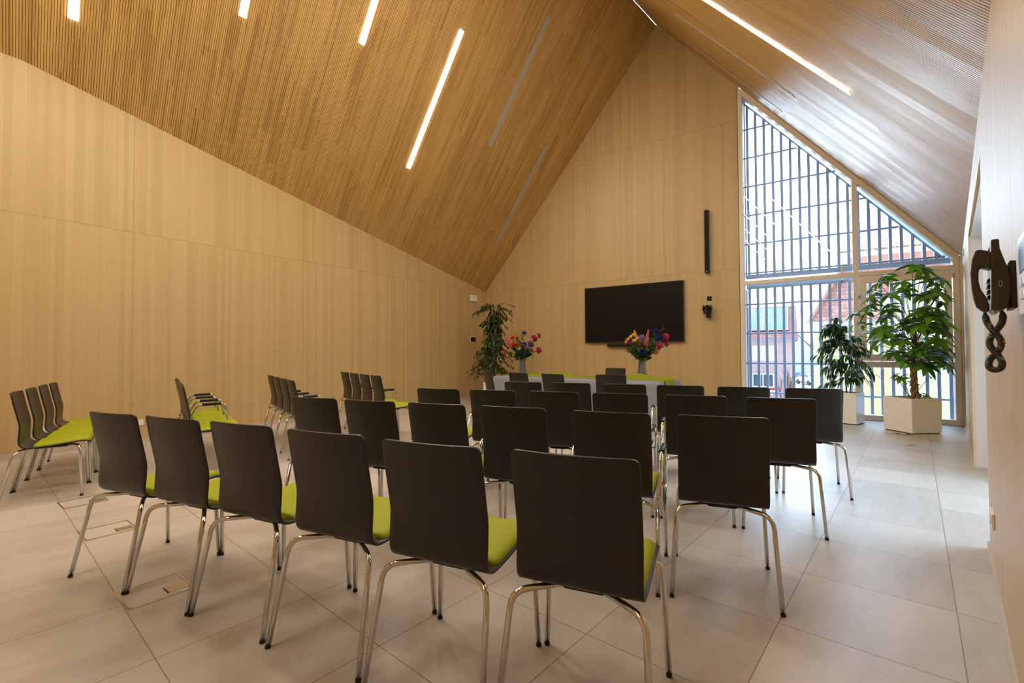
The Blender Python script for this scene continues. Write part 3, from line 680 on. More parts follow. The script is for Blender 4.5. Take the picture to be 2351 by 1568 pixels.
def flower_set(base, mouth, flowers, group, vname):
    """flowers: kind, colour, dx, dz (m from the mouth, across the view and up), depth, size, name, label"""
    mo = Vector(mouth); rt = Vector((RT.x, RT.y, 0)).normalized(); fw = Vector((FW.x, FW.y, 0)).normalized()
    for kind, col, dx, dz, dy, sz, nm, lb in flowers:
        c = mo + rt * dx + fw * dy + Vector((0, 0, dz)); d = Vector((dx, 0, 0)); ax = rt * dx * 1.6 + fw * (dy - .12) + Vector((0, 0, dz * .8 + .03))
        root = thing(nm, '%s, in the %s' % (lb, vname), 'flower', c, 0, group)
        mid = mo + (c - mo) * .45 + Vector((0, 0, .03)); foot = Vector((mo.x + rt.x * dx * .08, mo.y + rt.y * dx * .08, mo.z - .10))
        pts = [foot, mo + (rt * dx + fw * dy) * .13, mid, c]
        pts = [Vector(p) - c for p in pts]; fine = []
        for k in range(13):
            t = k / 12; a, b_, c_, d_ = pts; fine.append(a * (1 - t) ** 3 + b_ * 3 * t * (1 - t) ** 2 + c_ * 3 * t * t * (1 - t) + d_ * t ** 3)
        sb = MB(); sb.tube(fine, .0028, 5)
        for k in (4, 5, 6, 6, 7, 7, 8, 8, 9, 10, 11):
            a = R.uniform(0, 6.3); o_ = Vector((math.cos(a), math.sin(a), R.uniform(.1, .9))); sb.leaf(fine[k], o_, (R.uniform(-1, 1), R.uniform(-1, 1), .6), R.uniform(.07, .12), R.uniform(.040, .062), .35)
        sb.build('stem', M['stem'], root)
        axd = ax if kind != 'spike' else (c - mo) + Vector((0, 0, .05))
        cc = Vector((0, 0, 0)) if kind != 'spike' else -axd.normalized() * sz * .55
        bb = blossom(kind, cc, axd, sz * (1.0 if kind == 'spike' else 1.4), R); mats = [petal(col, COLS[col])] + ([petal('centre', (70, 46, 20))] if kind == 'daisy' else [])
        bb.build('blossom', mats, root)
COLS = {'hotpink': (222, 60, 120), 'magenta': (170, 30, 84), 'salmon': (240, 120, 122), 'pink': (236, 128, 148), 'blue': (24, 48, 168), 'lilac': (186, 140, 198), 'yellow': (238, 170, 36),
        'orange': (240, 104, 48), 'red': (232, 66, 32), 'peach': (240, 150, 110), 'ivory': (222, 196, 150), 'amber': (224, 146, 30), 'violet': (92, 62, 140), 'mauve': (140, 104, 168)}
def vase(x, y, z, label, top_r, h, rz):
    b = MB(); b.lathe([(.074, 0), (.079, .006), (top_r, h), (top_r - .007, h), (top_r - .012, h - .03)], (0, 0, 0), 6); o = b.build('vase', M['vase'], bevel=.0015); o.location = (x, y, z); o.rotation_euler = (0, 0, rz); tag(o, label, 'vase', 'grey vases on the table'); return o
VR = Vector((-2.56, 7.58, .772)); VLf = Vector((-4.83, 7.47, .772))
vase(VR.x, VR.y, VR.z, 'faceted grey vase right of the middle of the table, in front of the screen', .050, .27, .35)
vase(VLf.x, VLf.y, VLf.z, 'faceted grey vase at the left end of the table, near the weeping fig', .050, .27, .1)
def FL(lst, cx_, cy_, un): return [(k, c, (x - cx_) * un, (cy_ - y) * un, dy, sz * un, n, l) for k, c, x, y, dy, sz, n, l in lst]
flower_set(VR, VR + Vector((0, 0, .27)), FL([
    ('daisy', 'yellow', 355, 300, .0, 95, 'yellow_daisy', 'yellow daisy at the top left'),
    ('daisy', 'yellow', 420, 400, -.06, 90, 'yellow_daisy', 'yellow daisy right above the dark tulip'),
    ('daisy', 'amber', 235, 425, .03, 95, 'yellow_daisy', 'yellow daisy farthest to the left'),
    ('spike', 'ivory', 500, 290, .08, 230, 'snapdragon', 'cream snapdragon spike leaning left'),
    ('chrysanthemum', 'lilac', 590, 440, -.10, 105, 'chrysanthemum', 'large lilac spiky flower in the centre'),
    ('spike', 'salmon', 775, 350, .0, 400, 'larkspur', 'tall salmon pink flower spike'),
    ('cornflower', 'blue', 965, 245, .02, 88, 'cornflower', 'highest deep blue cornflower'),
    ('cornflower', 'blue', 1000, 412, -.04, 74, 'cornflower', 'deep blue cornflower under the highest one'),
    ('cornflower', 'blue', 590, 745, -.10, 66, 'cornflower', 'low blue cornflower above the rim'),
    ('peony', 'hotpink', 1225, 385, .02, 102, 'peony', 'bright pink peony at the upper right'),
    ('peony', 'hotpink', 1000, 610, -.08, 100, 'peony', 'bright pink peony right of the centre'),
    ('peony', 'hotpink', 1255, 555, .05, 78, 'peony', 'bright pink peony lowest on the right edge'),
    ('tulip', 'magenta', 310, 545, -.06, 62, 'tulip', 'dark magenta tulip on the left'),
    ('rose', 'orange', 525, 545, -.08, 48, 'rose', 'small orange bloom left of the centre'),
    ('rose', 'orange', 590, 665, -.09, 34, 'rose', 'tiny orange bud above the low cornflower'),
    ('rose', 'peach', 945, 760, -.07, 74, 'rose', 'peach rose drooping at the lower right'),
    ('tulip', 'violet', 395, 830, -.05, 42, 'tulip', 'violet bud drooping at the lower left'),
    ('rose', 'mauve', 300, 665, .02, 40, 'rose', 'faded mauve bloom under the dark tulip'),
    ('cornflower', 'blue', 800, 725, -.08, 36, 'cornflower', 'small blue bud right of the low cornflower')], 635, 965, .000643), 'flowers in the right vase', 'right vase')
flower_set(VLf, VLf + Vector((0, 0, .27)), FL([
    ('spike', 'pink', 300, 365, -.02, 380, 'larkspur', 'pink larkspur spike leaning far left'),
    ('poppy', 'red', 500, 340, .02, 80, 'poppy', 'highest red poppy'),
    ('poppy', 'red', 520, 545, -.08, 88, 'poppy', 'red poppy in the middle left'),
    ('poppy', 'red', 295, 742, -.03, 72, 'poppy', 'red poppy lowest on the left'),
    ('spike', 'amber', 610, 280, .05, 330, 'snapdragon', 'amber flower spike'),
    ('spike', 'orange', 660, 470, -.02, 220, 'snapdragon', 'short orange flower spike'),
    ('cornflower', 'blue', 815, 200, .0, 84, 'cornflower', 'highest dark blue cornflower'),
    ('cornflower', 'blue', 825, 522, -.09, 70, 'cornflower', 'dark blue cornflower in the middle'),
    ('cornflower', 'blue', 740, 750, -.10, 56, 'cornflower', 'low dark blue cornflower above the rim'),
    ('cornflower', 'blue', 615, 335, -.04, 42, 'cornflower', 'tiny dark blue bud beside the red poppy'),
    ('peony', 'hotpink', 1105, 350, .0, 108, 'peony', 'large pink peony at the upper right'),
    ('peony', 'hotpink', 1250, 245, .04, 66, 'peony', 'small pink peony highest on the right'),
    ('peony', 'hotpink', 1230, 700, -.04, 98, 'peony', 'pink peony at the lower right'),
    ('chrysanthemum', 'mauve', 990, 530, -.09, 118, 'chrysanthemum', 'mauve spiky flower right of the centre'),
    ('chrysanthemum', 'lilac', 885, 628, -.11, 70, 'chrysanthemum', 'small lilac flower below the mauve one'),
    ('daisy', 'yellow', 400, 572, -.05, 70, 'yellow_daisy', 'yellow daisy left of the middle poppy'),
    ('daisy', 'yellow', 650, 612, -.10, 62, 'yellow_daisy', 'yellow daisy near the centre'),
    ('rose', 'orange', 1050, 715, -.06, 40, 'rose', 'small orange bloom beside the low pink peony')], 770, 965, .000632), 'flowers in the left vase', 'left vase')
tn = MB(); mo = VR + Vector((0, 0, .27)); rt = Vector((RT.x, RT.y, 0)).normalized()
def tp(x, y): return mo + rt * ((x - 635) * .000643) + Vector((0, .02, (965 - y) * .000643))
tn.tube([tp(*q) for q in ((650, 990), (760, 760), (900, 480), (1060, 250), (1140, 180), (1190, 110), (1170, 70), (1110, 100))], .0028, 5)
tn.tube([tp(*q) for q in ((655, 995), (780, 780), (980, 520), (1130, 300), (1110, 230), (1180, 165), (1260, 165), (1285, 220), (1235, 280))], .0024, 5)
tag(tn.build('curly_tendril', M['stem'], smooth=True), 'curly green tendrils rising at the top right of the right vase', 'flower', 'flowers in the right vase')
# ================================================================ WALL EQUIPMENT
def bx(c, sz, rot=None): b = MB(); b.box(c, sz, rot); return b
tv = thing('television', 'large black wall screen on the gable wall', 'television', (-3.605, YB, 1.39))
bx((0, -.055, .637), (2.236, .05, 1.274)).build('casing', M['bezel'], tv, bevel=.004)
bx((0, -.0815, .642), (2.205, .003, 1.236)).build('display', M['screen'], tv)
bx((0, -.015, .63), (.7, .03, .5)).build('wall_mount', M['black'], tv)
sb = thing('sound_bar', 'black sound bar under the wall screen', 'sound bar', (-3.63, YB, 1.327))
bx((0, -.05, 0), (1.08, .09, .062)).build('body', M['black'], sb, bevel=.006)
for sx in (-1, 1): bx((sx * .5425, -.05, 0), (.005, .085, .056)).build('end_cap', M['red'], sb)
sp = thing('column_speaker', 'tall slim black speaker on the wall beside the window', 'speaker', (-2.024, YB, 2.76))
bx((0, -.06, .64), (.082, .08, 1.275)).build('cabinet', M['black'], sp, bevel=.004)
bx((0, -.1015, .65), (.07, .003, 1.22)).build('grille', M['blackm'], sp)
bx((0, -.01, .3), (.05, .02, .12)).build('bracket', M['black'], sp); bx((0, -.01, 1.0), (.05, .02, .12)).build('bracket', M['black'], sp)
b = MB(); b.lathe([(.008, 0), (.008, .002)], (0, -.1035, .03), 12, 0, 0, Matrix.Rotation(math.radians(90), 3, 'X')); b.build('badge', M['steel'], sp)
wp = thing('wall_plate', 'small square black plate above the camera', 'wall plate', (-2.002, YB, 2.251)); bx((0, -.006, 0), (.088, .012, .088)).build('cover', M['blackm'], wp, bevel=.002)
bx((0, -.0135, 0), (.05, .003, .05)).build('insert', M['black'], wp)
pc = thing('conference_camera', 'black swivelling camera on the wall bracket below the small plate', 'camera', (-2.02, YB, 1.90))
bx((.01, -.06, -.01), (.075, .12, .07)).build('bracket', M['black'], pc, bevel=.006)
b = MB(); b.lathe([(.0, .03), (.07, .032), (.088, .042), (.085, .056), (.05, .068), (0, .07)], (0, -.12, 0), 28); b.build('base', M['black'], pc, smooth=True)
b = MB()
for sx in (-1, 1): b.lathe([(0, -.011), (.055, -.010), (.064, 0), (.055, .010), (0, .011)], (sx * .073, -.12, .15), 20, 0, 0, Matrix.Rotation(math.radians(90), 3, 'Y'))
b.tube([(-.07, -.12, .10), (-.05, -.12, .078), (0, -.12, .070), (.05, -.12, .078), (.07, -.12, .10)], .016, 8)
b.build('yoke', M['black'], pc, smooth=True)
b = MB(); b.lathe([(0, -.062), (.03, -.055), (.052, -.03), (.060, 0), (.052, .03), (.03, .055), (0, .062)], (0, -.12, .155), 20); hd = b.build('head', M['black'], pc, smooth=True)
b = MB(); b.lathe([(.036, 0), (.036, .028), (.030, .034), (.024, .026), (0, .024)], (-.015, -.165, .148), 20, 0, 0, Matrix.Rotation(math.radians(100), 3, 'X')); b.build('lens', M['screen'], hd, smooth=True)
wb_ = thing('wall_box', 'white box on the left wall under the eave corner', 'wall box', (XL, 9.515, 2.585)); bx((.03, 0, 0), (.06, .235, .168)).build('cover', M['plasticw'], wb_, bevel=.008); bx((.061, 0, .05), (.003, .16, .006)).build('vent', M['skirt'], wb_)
tp_ = thing('touch_panel', 'small black touch panel with a white rim on the left wall behind the weeping fig', 'touch panel', (XL, 9.51, 1.512)); bx((.008, 0, 0), (.016, .24, .145)).build('rim', M['plasticw'], tp_, bevel=.003); bx((.0165, 0, 0), (.003, .205, .118)).build('display', M['screen'], tp_)
def socket(name, label, p, nv, sv, n=1, cat='wall socket', sw=False):
    rot = Matrix((sv, nv, Vector((0, 0, 1)))).transposed(); root = thing(name, label, cat, p)
    b = MB(); b.box(nv * .006, (.082 * n, .012, .082), rot); b.build('frame', M['plasticw'], root, bevel=.002)
    for k in range(n):
        c = nv * .0125 + sv * ((k - (n - 1) / 2) * .078)
        if sw:
            b = MB(); b.box(c + nv * .002, (.056, .006, .056), rot); b.build('rocker', M['plasticw'], root, bevel=.002)
        else:
            Mx = Matrix((sv, Vector((0, 0, 1)), nv)).transposed()
            b = MB(); b.lathe([(.024, .001), (.021, .0035), (.020, -.001), (0, -.001)], c, 20, 0, 0, Mx); b.build('insert', M['plasticw'], root, smooth=False)
            b = MB()
            for q in (-.0095, .0095): b.lathe([(.0026, 0), (.0026, .001)], c + sv * q, 8, 0, 0, Mx)
            b.build('contact', M['black'], root)
X1 = Vector((1, 0, 0)); Y1 = Vector((0, 1, 0))
socket('wall_socket', 'white socket on the left wall, seen between two backs of the nearest row', (XL, 2.413, .26), X1, -Y1)
socket('wall_socket', 'white socket low on the left wall behind the leftmost chairs', (XL, 1.47, .285), X1, -Y1)
socket('wall_socket', 'white double socket on the near right wall beside the doorway', PW(3.55, 0, .30), -RN, RU, 2)
socket('wall_socket', 'white socket on the right wall by the far planter', PW(9.2, 0, .225), -RN, RU)
socket('wall_plate', 'tiny white sensor plate high on the right wall near the window', PW(8.7, 0, 2.5), -RN, RU, 1, 'wall plate', True)
socket('light_switch', 'white rotary switch at the right photo edge, above the phone', PW(1.60, 0, 1.50), -RN, RU, 1, 'light switch', True)
def wq(b, pts, s, th):                # prism with a profile in (distance off right wall, height), running along the wall
    b.prism([PW(s, d, z) for d, z in pts], RU * th)
def plane_s(px, py, s):
    w = hit(px, py, RU, s); return RK - w.dot(RN), w.z
SP = 1.90
ph_ = thing('desk_phone', 'black corded telephone hung on the right wall', 'telephone', PW(SP, 0, 1.40))
og = Vector(ph_.location)
def pb(b, name, mat, parent=ph_, **k):
    b.v = [tuple(Vector(p) - og) for p in b.v]; return b.build(name, M[mat], parent, **k)
pp = lambda L: [plane_s(x, y, SP) for x, y in L]
b = MB(); wq(b, pp([(2275.1, 549.4), (2293.7, 547.6), (2295.8, 570), (2303, 588), (2311, 607.6), (2318, 625), (2321, 642), (2320.6, 669), (2315.7, 704), (2297, 712), (2277, 711.8), (2276, 640)]), SP, .175); body = pb(b, 'body', 'phone', bevel=.003)
b = MB(); wq(b, pp([(2239.4, 573), (2231, 596), (2227.9, 627), (2230.9, 663), (2236, 686), (2242.5, 704), (2257.6, 715), (2272.6, 715), (2272.4, 700), (2264, 680), (2252, 663), (2247.2, 645), (2247, 626), (2249.5, 612.5), (2268, 616), (2270.5, 600), (2270, 574.5), (2252, 572)]), SP + .006, .046); hs = pb(b, 'handset', 'phone', bevel=.005, bseg=3)
b = MB(); wq(b, pp([(2270, 577), (2276, 577), (2276, 617), (2262, 615)]), SP + .004, .05); pb(b, 'cradle', 'phone', bevel=.002)
b = MB(); wq(b, pp([(2319.5, 595), (2335, 595), (2339, 705), (2322, 707)]), SP + .02, .13); pb(b, 'wall_bracket', 'phone', bevel=.002)
b = MB(); wq(b, pp([(2312, 630), (2330, 632), (2331, 664), (2316, 666)]), SP + .03, .10); pb(b, 'mount_clip', 'black')
for r_ in range(4):
    for c_ in range(3):
        b = MB(); y0 = 632 + r_ * 13.2; wq(b, pp([(2269.5, y0 + 4), (2276, y0), (2276.2, y0 + 9), (2269.8, y0 + 11)]), SP + .066 + c_ * .024, .016); pb(b, 'key', 'black', bevel=.001)
b = MB(); wq(b, pp([(2269.8, 572), (2275.5, 557), (2276, 600), (2273.5, 600)]), SP + .07, .09); pb(b, 'display', 'screen')
b = MB(); b.v = []; d0, z0 = plane_s(2293, 645, SP); d1, z1 = plane_s(2301.5, 656.5, SP)
b.prism([PW(SP - .0006, d0, z0), PW(SP - .0006, d1, z0), PW(SP - .0006, d1, z1), PW(SP - .0006, d0, z1)], RU * .002); pb(b, 'usb_port', 'steel')
dm = (d0 - d1) * .2; zm = (z0 - z1) * .14; b = MB(); b.prism([PW(SP - .0012, d0 - dm, z0 - zm), PW(SP - .0012, d1 + dm, z0 - zm), PW(SP - .0012, d1 + dm, z1 + zm), PW(SP - .0012, d0 - dm, z1 + zm)], RU * .001); pb(b, 'usb_slot', 'black')
cord = [(2261, 716), (2263, 728), (2268, 742), (2279, 757), (2292, 772), (2299, 786), (2295, 801), (2283, 815), (2272, 828), (2271, 842), (2282, 849), (2296, 846), (2301, 834), (2295, 820), (2283, 806), (2273, 792), (2274, 777), (2284, 763), (2295, 749), (2301, 737), (2302, 724), (2300, 712)]
cp = []
for i, (x, y) in enumerate(cord):
    d, z = plane_s(x, y, SP + .02); cp.append(PW(SP + .022 + .009 * math.sin(i * .9), d, z))
def cr(P_, t):
    n = len(P_) - 1; i = min(int(t * n), n - 1); f = t * n - i; p0, p1, p2, p3 = P_[max(0, i - 1)], P_[i], P_[i + 1], P_[min(n, i + 2)]
    return .5 * (2 * p1 + (p2 - p0) * f + (2 * p0 - 5 * p1 + 4 * p2 - p3) * f * f + (3 * p1 - p0 - 3 * p2 + p3) * f ** 3)
hel = []; NC = 88; SG = 12; nr = None
for k in range(NC * SG + 1):
    t = k / (NC * SG); p = cr(cp, t); tg = (cr(cp, min(1, t + .004)) - cr(cp, max(0, t - .004))).normalized()
    nr = tg.orthogonal() if nr is None else (nr - tg * nr.dot(tg)); nr.normalize(); bn = tg.cross(nr)
    rad = .0068 * min(1, t / .05, (1 - t) / .05); a = 2 * math.pi * k / SG; hel.append(p + (nr * math.cos(a) + bn * math.sin(a)) * rad)
b = MB(); b.tube(hel, .0020, 6); pb(b, 'coiled_cord', 'phone', smooth=True)
b = MB(); b.tube([PW(SP + .02, *plane_s(2279, 711, SP)), PW(SP + .02, *plane_s(2283, 722, SP))], .006, 8); pb(b, 'plug', 'clear')
cpn = thing('control_panel', 'white wall control panel at the right photo edge, behind the phone', 'control panel', PW(1.5, 0, 1.365))
def cbx(name, mat, s_, d_, z_, sz, **k):
    rot = Matrix((RU, -RN, Vector((0, 0, 1)))).transposed(); b = MB(); b.box(PW(s_, d_, z_) - Vector(cpn.location), sz, rot); return b.build(name, M[mat], cpn, **k)
cbx('back_plate', 'plasticw', 1.55, .004, 1.365, (.30, .008, .20)); cbx('body', 'blackm', 1.55, .013, 1.365, (.28, .010, .185)); cbx('front', 'plasticw', 1.545, .022, 1.365, (.27, .008, .185), bevel=.003)
cbx('display', 'screen', 1.56, .0265, 1.405, (.16, .002, .07))
for k in range(6): cbx('button', 'plasticw', 1.47 + .06 * (k % 3), .0275, 1.345 - .03 * (k // 3), (.04, .004, .018), bevel=.001)
# ================================================================ FLOOR BOXES
def floor_box(p, ang, W, D, label):
    root = thing('floor_box', label, 'floor box', (p[0], p[1], 0), -math.radians(ang), 'floor boxes')
    b = MB()
    for x, y, w, d in ((0, -D / 2, W, .008), (0, D / 2, W, .008), (-W / 2, 0, .014, D), (W / 2, 0, .014, D)): b.box((x, y, .001), (w, d, .004))
    b.build('frame', M['steel'], root)
    bx((0, 0, .0008), (W - .016, D - .010, .002)).build('lid', M['lid'], root)
    # cable flap on the far edge
    bx((.055, D / 2 - .052, .002), (.078, .085, .003)).build('cable_flap', M['steel'], root); bx((.055, D / 2 - .098, .0022), (.08, .006, .003)).build('flap_edge', M['bezel'], root)
M['lid'] = plain('tile_insert', lin(184, 174, 163), 0.36, var=0.05, scale=120)
floor_box((-2.825, .956), 3.5, .25, .262, 'floor box nearest the camera, under the nearest row of chairs')
floor_box((-4.045, 1.10), 3.5, .25, .262, 'floor box left of the nearest row, behind its first chair leg')
floor_box((-4.99, 1.197), 3.5, .25, .262, 'floor box between the nearest row and the leftmost chairs')
floor_box((-6.56, 1.385), 3.5, .25, .262, 'floor box under the leftmost chairs by the wall')
# ================================================================ PLANTS
def planter(root, w, h, rz=0, taper=.97):
    t = Matrix.Rotation(rz, 3, 'Z'); b = MB(); q = [(-1, -1), (1, -1), (1, 1), (-1, 1)]; a = w / 2
    vs = [t @ Vector((x * a * taper, y * a * taper, .012)) for x, y in q] + [t @ Vector((x * a, y * a, h)) for x, y in q] + [t @ Vector((x * (a - .012), y * (a - .012), h)) for x, y in q] + [t @ Vector((x * (a - .014), y * (a - .014), h - .06)) for x, y in q]
    fs = [(3, 2, 1, 0)]
    for l in range(3): fs += [(l * 4 + i, l * 4 + (i + 1) % 4, l * 4 + 4 + (i + 1) % 4, l * 4 + 4 + i) for i in range(4)]
    b.add(vs, fs); b.build('planter', M['planter'], root, bevel=.003)
    b = MB(); b.box((0, 0, .006), (w * taper - .03, w * taper - .03, .012), t); b.build('base', M['blackm'], root)
    b = MB(); n = 14
    b.grid(lambda i, j: tuple(t @ Vector(((i - .5) * (w - .028), (j - .5) * (w - .028), h - .05 + .012 * math.sin(i * 31) * math.cos(j * 27)))), n, n); b.build('soil', M['soil'], root, smooth=True)
RP = random.Random(11)
# pachira with a braided trunk
pa = thing('money_tree', 'bushy braided-trunk plant in the large white planter by the right window', 'potted plant', (.977, 8.985, 0))
PA = math.atan2(.387, -.26) - math.pi / 2
planter(pa, .47, .50, math.atan2(.298, .364))
b = MB()
for k in range(3):
    pts = [];
    for i in range(46):
        t = i / 45; a = t * 11 + k * 2.094; r = .030 * (1 - .35 * t) + .045 * max(0, 1 - t * 7); pts.append((r * math.cos(a) - .02 * t + .045, r * .8 * math.sin(a), .44 + t * .57))
    b.tube(pts, [.027 - .010 * (i / 45) for i in range(46)], 8)
b.build('trunk', M['trunk'], pa, smooth=True)
b = MB(); b.tube([(.025 + .035 * math.cos(a), .035 * math.sin(a), .985 + .004 * math.sin(3 * a)) for a in [k * .3 for k in range(22)]], .012, 6); b.tube([(.05, -.03, .985), (.075, -.06, .95)], .006, 5); b.build('tie', M['ribbon'], pa, smooth=True)
fo = MB(); br = MB()
def palm(fo, p, d, L, nl):
    d = Vector(d).normalized(); dd, s, u = frame_of(d)
    for k in range(nl):
        a = 2 * math.pi * k / nl + RP.uniform(-.2, .2); rad = s * math.cos(a) + u * math.sin(a); ld = (rad + d * .22 + Vector((0, 0, -.25))).normalized()
        fo.leaf(p, ld, d, L * RP.uniform(.75, 1.05), L * RP.uniform(.30, .38), RP.uniform(.2, .5), .25, 0, 5)
top = Vector((.03, 0, 1.0)); scal = 1.0
for k in range(88):
    th = RP.uniform(0, 6.283); hz = RP.random(); z = .95 + 1.47 * hz
    rmax = .70 * math.sin(math.pi * (.20 + .62 * hz)) ** .8
    rr_ = rmax * RP.uniform(.25, 1.0) ** .6; off = Vector((math.cos(th) * rr_, math.sin(th) * rr_ * .9, z))
    if off.y + 8.985 > 9.88: off.y = 9.88 - 8.985 - RP.random() * .1
    if pa.location.x + off.x > xr(pa.location.y + off.y) - .2: off.x = xr(pa.location.y + off.y) - .25 - pa.location.x
    st = top + Vector((off.x * .12, off.y * .12, max(0, (z - 1.1)) * .5)); md = (st + off) / 2 + Vector((0, 0, .10))
    br.tube([st * (1 - t) ** 2 + md * 2 * t * (1 - t) + off * t * t for t in (0, .25, .5, .75, 1)], .0035, 5)
    palm(fo, off, Vector((math.cos(th) * .5, math.sin(th) * .5, .8)), RP.uniform(.16, .245), RP.choice((5, 6, 7)))
for k in range(4):
    a = k * 1.571 + .5; q = top + Vector((math.cos(a) * .05, math.sin(a) * .05, .55 + .2 * (k % 2))); br.tube([top, (top + q) / 2 + Vector((.02, 0, 0)), q], [.012, .009, .005], 6)
for k in range(9):
    th = RP.uniform(0, 6.283); off = Vector((math.cos(th) * RP.uniform(.08, .26), math.sin(th) * RP.uniform(.08, .2), RP.uniform(.53, .82))); br.tube([(0, 0, .45), off * .6 + Vector((0, 0, .2)), off], .003, 5); palm(fo, off, Vector((math.cos(th) * .6, math.sin(th) * .6, .7)), RP.uniform(.07, .12), 5)
br.build('branch', M['bark'], pa, smooth=True); fo.build('foliage', M['pach'], pa, smooth=True)
gg = MB(); gg.tube([(.13, -.05, .43), (.13, -.05, .565)], .005, 6); gg.build('water_gauge', M['clear'], pa)
# long-leaved fig
fa = thing('long_leaf_fig', 'dark narrow-leaved plant in the glossy white planter left of the braided one', 'potted plant', (.22, 9.48, 0))
planter(fa, .37, .505, math.atan2(.347, .122) - math.pi / 2 + math.pi / 2, .985)
b = MB(); b.tube([(0, 0, .44), (-.02, .01, .8), (-.05, 0, 1.1), (-.10, 0, 1.40), (-.16, .02, 1.68)], [.011, .010, .009, .006, .004], 8); b.tube([(.04, .03, .44), (.06, .02, .75), (.10, .0, 1.1)], [.009, .007, .004], 8); b.build('trunk', M['bark'], fa, smooth=True)
fo = MB(); tw = MB()
for k in range(80):
    hz = RP.random() ** .9; z = .60 + 1.08 * hz; c = Vector((-.15 * hz ** 1.3, 0, z)); th = RP.uniform(0, 6.283); rl_ = (.50 * (1 - hz) ** .75 + .10) * RP.uniform(.5, 1.05)
    if hz < .12: rl_ *= .75
    tip = c + Vector((math.cos(th) * rl_, math.sin(th) * rl_ * .75, RP.uniform(-.05, .10)))
    if 9.48 + tip.y > 9.92: tip.y = .40
    md = (c + tip) / 2 + Vector((0, 0, .06)); pts = [c * (1 - t) ** 2 + md * 2 * t * (1 - t) + tip * t * t for t in [q / 7 for q in range(8)]]
    tw.tube(pts, .0028, 4)
    for i in range(2, 8):
        for sg in (-1, 1):
            dr = (pts[i] - pts[i - 1]).normalized(); sdv = dr.cross(Vector((0, 0, 1))); ld = dr * .55 + sdv * sg * RP.uniform(.3, .8) + Vector((0, 0, RP.uniform(-.75, -.1)))
            if RP.random() < .72: fo.leaf(pts[i], ld, (0, 0, 1), RP.uniform(.12, .185), RP.uniform(.030, .042), RP.uniform(.2, .5), .3, 0, 4)
tw.build('branch', M['bark'], fa, smooth=True); fo.build('foliage', M['alii'], fa, smooth=True)
gg = MB(); gg.tube([(.10, -.06, .43), (.10, -.06, .58)], .006, 6); gg.build('water_gauge', M['clear'], fa)
# weeping fig in the corner
wf = thing('weeping_fig', 'tall weeping fig with small dark leaves in the corner behind the table', 'potted plant', (-6.42, 8.72, 0))
planter(wf, .40, .50, math.radians(20))
b = MB(); b.tube([(0, 0, .44), (.02, 0, .9), (-.01, .01, 1.4), (.01, 0, 1.9), (0, 0, 2.2)], [.018, .016, .013, .009, .005], 8); b.tube([(.03, .02, .44), (.0, .02, .9), (.03, -.01, 1.5)], [.012, .010, .006], 8); b.build('trunk', M['bark'], wf, smooth=True)
fo = MB(); tw = MB()
for k in range(240):
    hz = RP.random(); z = .72 + 1.50 * hz
    prof = .68 - .46 * min(1, hz / .60) if hz < .62 else .22 + .34 * ((hz - .62) / .38) ** 1.6
    th = RP.uniform(0, 6.283); rl_ = prof * RP.uniform(.45, 1.08)
    c = Vector((.0, 0, z + .05)); tip = c + Vector((math.cos(th) * rl_, math.sin(th) * rl_, -.10 - .16 * rl_ + (.22 if hz > .9 else 0) * RP.random())); md = (c + tip) / 2 + Vector((0, 0, .10))
    pts = [c * (1 - t) ** 2 + md * 2 * t * (1 - t) + tip * t * t for t in [q / 8 for q in range(9)]]; tw.tube(pts, .0022, 4)
    for i in range(2, 9):
        for q in range(2):
            if RP.random() < .22: continue
            dr = (pts[i] - pts[i - 1]).normalized(); sdv = dr.cross(Vector((0, 0, 1))); ld = dr * .6 + sdv * RP.uniform(-.9, .9) + Vector((0, 0, RP.uniform(-1.0, .1)))
            fo.leaf(pts[i] + Vector((RP.uniform(-.01, .01),) * 3), ld, (0, 0, 1), RP.uniform(.065, .10), RP.uniform(.030, .044), .25, .3, 0, 3)
tw.build('branch', M['bark'], wf, smooth=True); fo.build('foliage', M['benj'], wf, smooth=True)
# fallen leaves
def fallen(x, y, a, n, label):
    b = MB()
    for k in range(n): b.leaf((x, y, .006), (math.cos(a + k * .9), math.sin(a + k * .9), .05), (0, 0, 1), .10 + .02 * k, .03, -.05, .35)
    b.tube([(x, y, .005), (x - .05 * math.cos(a), y - .05 * math.sin(a), .005)], .002, 5)
    tag(b.build('fallen_leaf', M['dryleaf'], origin=(x, y, .004)), label, 'leaf', 'fallen leaves')
fallen(.74, 8.56, -.2, 2, 'dry fallen leaf at the left before the large planter')
fallen(.86, 8.50, .35, 2, 'dry fallen leaf at the right before the large planter')
fallen(.78, 7.59, .6, 1, 'single small fallen leaf alone on the tiles nearer the chairs')
# ================================================================ OUTSIDE
GZ = -3.3
b = MB(); b.prism([(-70, YB + .6, GZ), (60, YB + .6, GZ), (60, 140, GZ), (-70, 140, GZ)], (0, 0, -.3)); struct(b.build('ground', M['asphalt']))
RTH = Vector((RT.x, RT.y, 0)).normalized(); FWH = Vector((FW.x, FW.y, 0)).normalized(); UP = Vector((0, 0, 1))
def face(px):                          # turn the house axes so that its front stands square to the line of sight at px
    global RTH, FWH
    d = ray(px, 808); FWH = Vector((d.x, d.y, 0)).normalized(); RTH = Vector((FWH.y, -FWH.x, 0))
def along(o, x, y, z): return o + RTH * x + FWH * y + UP * z
def gpos(px, dep): p = at(px, 808, dep); return Vector((p.x, p.y, GZ))
def house_part(root, b, name, mat, uv=None):
    b.v = [tuple(Vector(p) - Vector(root.location)) for p in b.v]
    if uv:
        o_ = Vector(root.location); b.uv = lambda p, f: uv(p + o_)
    return b.build(name, M[mat], root)
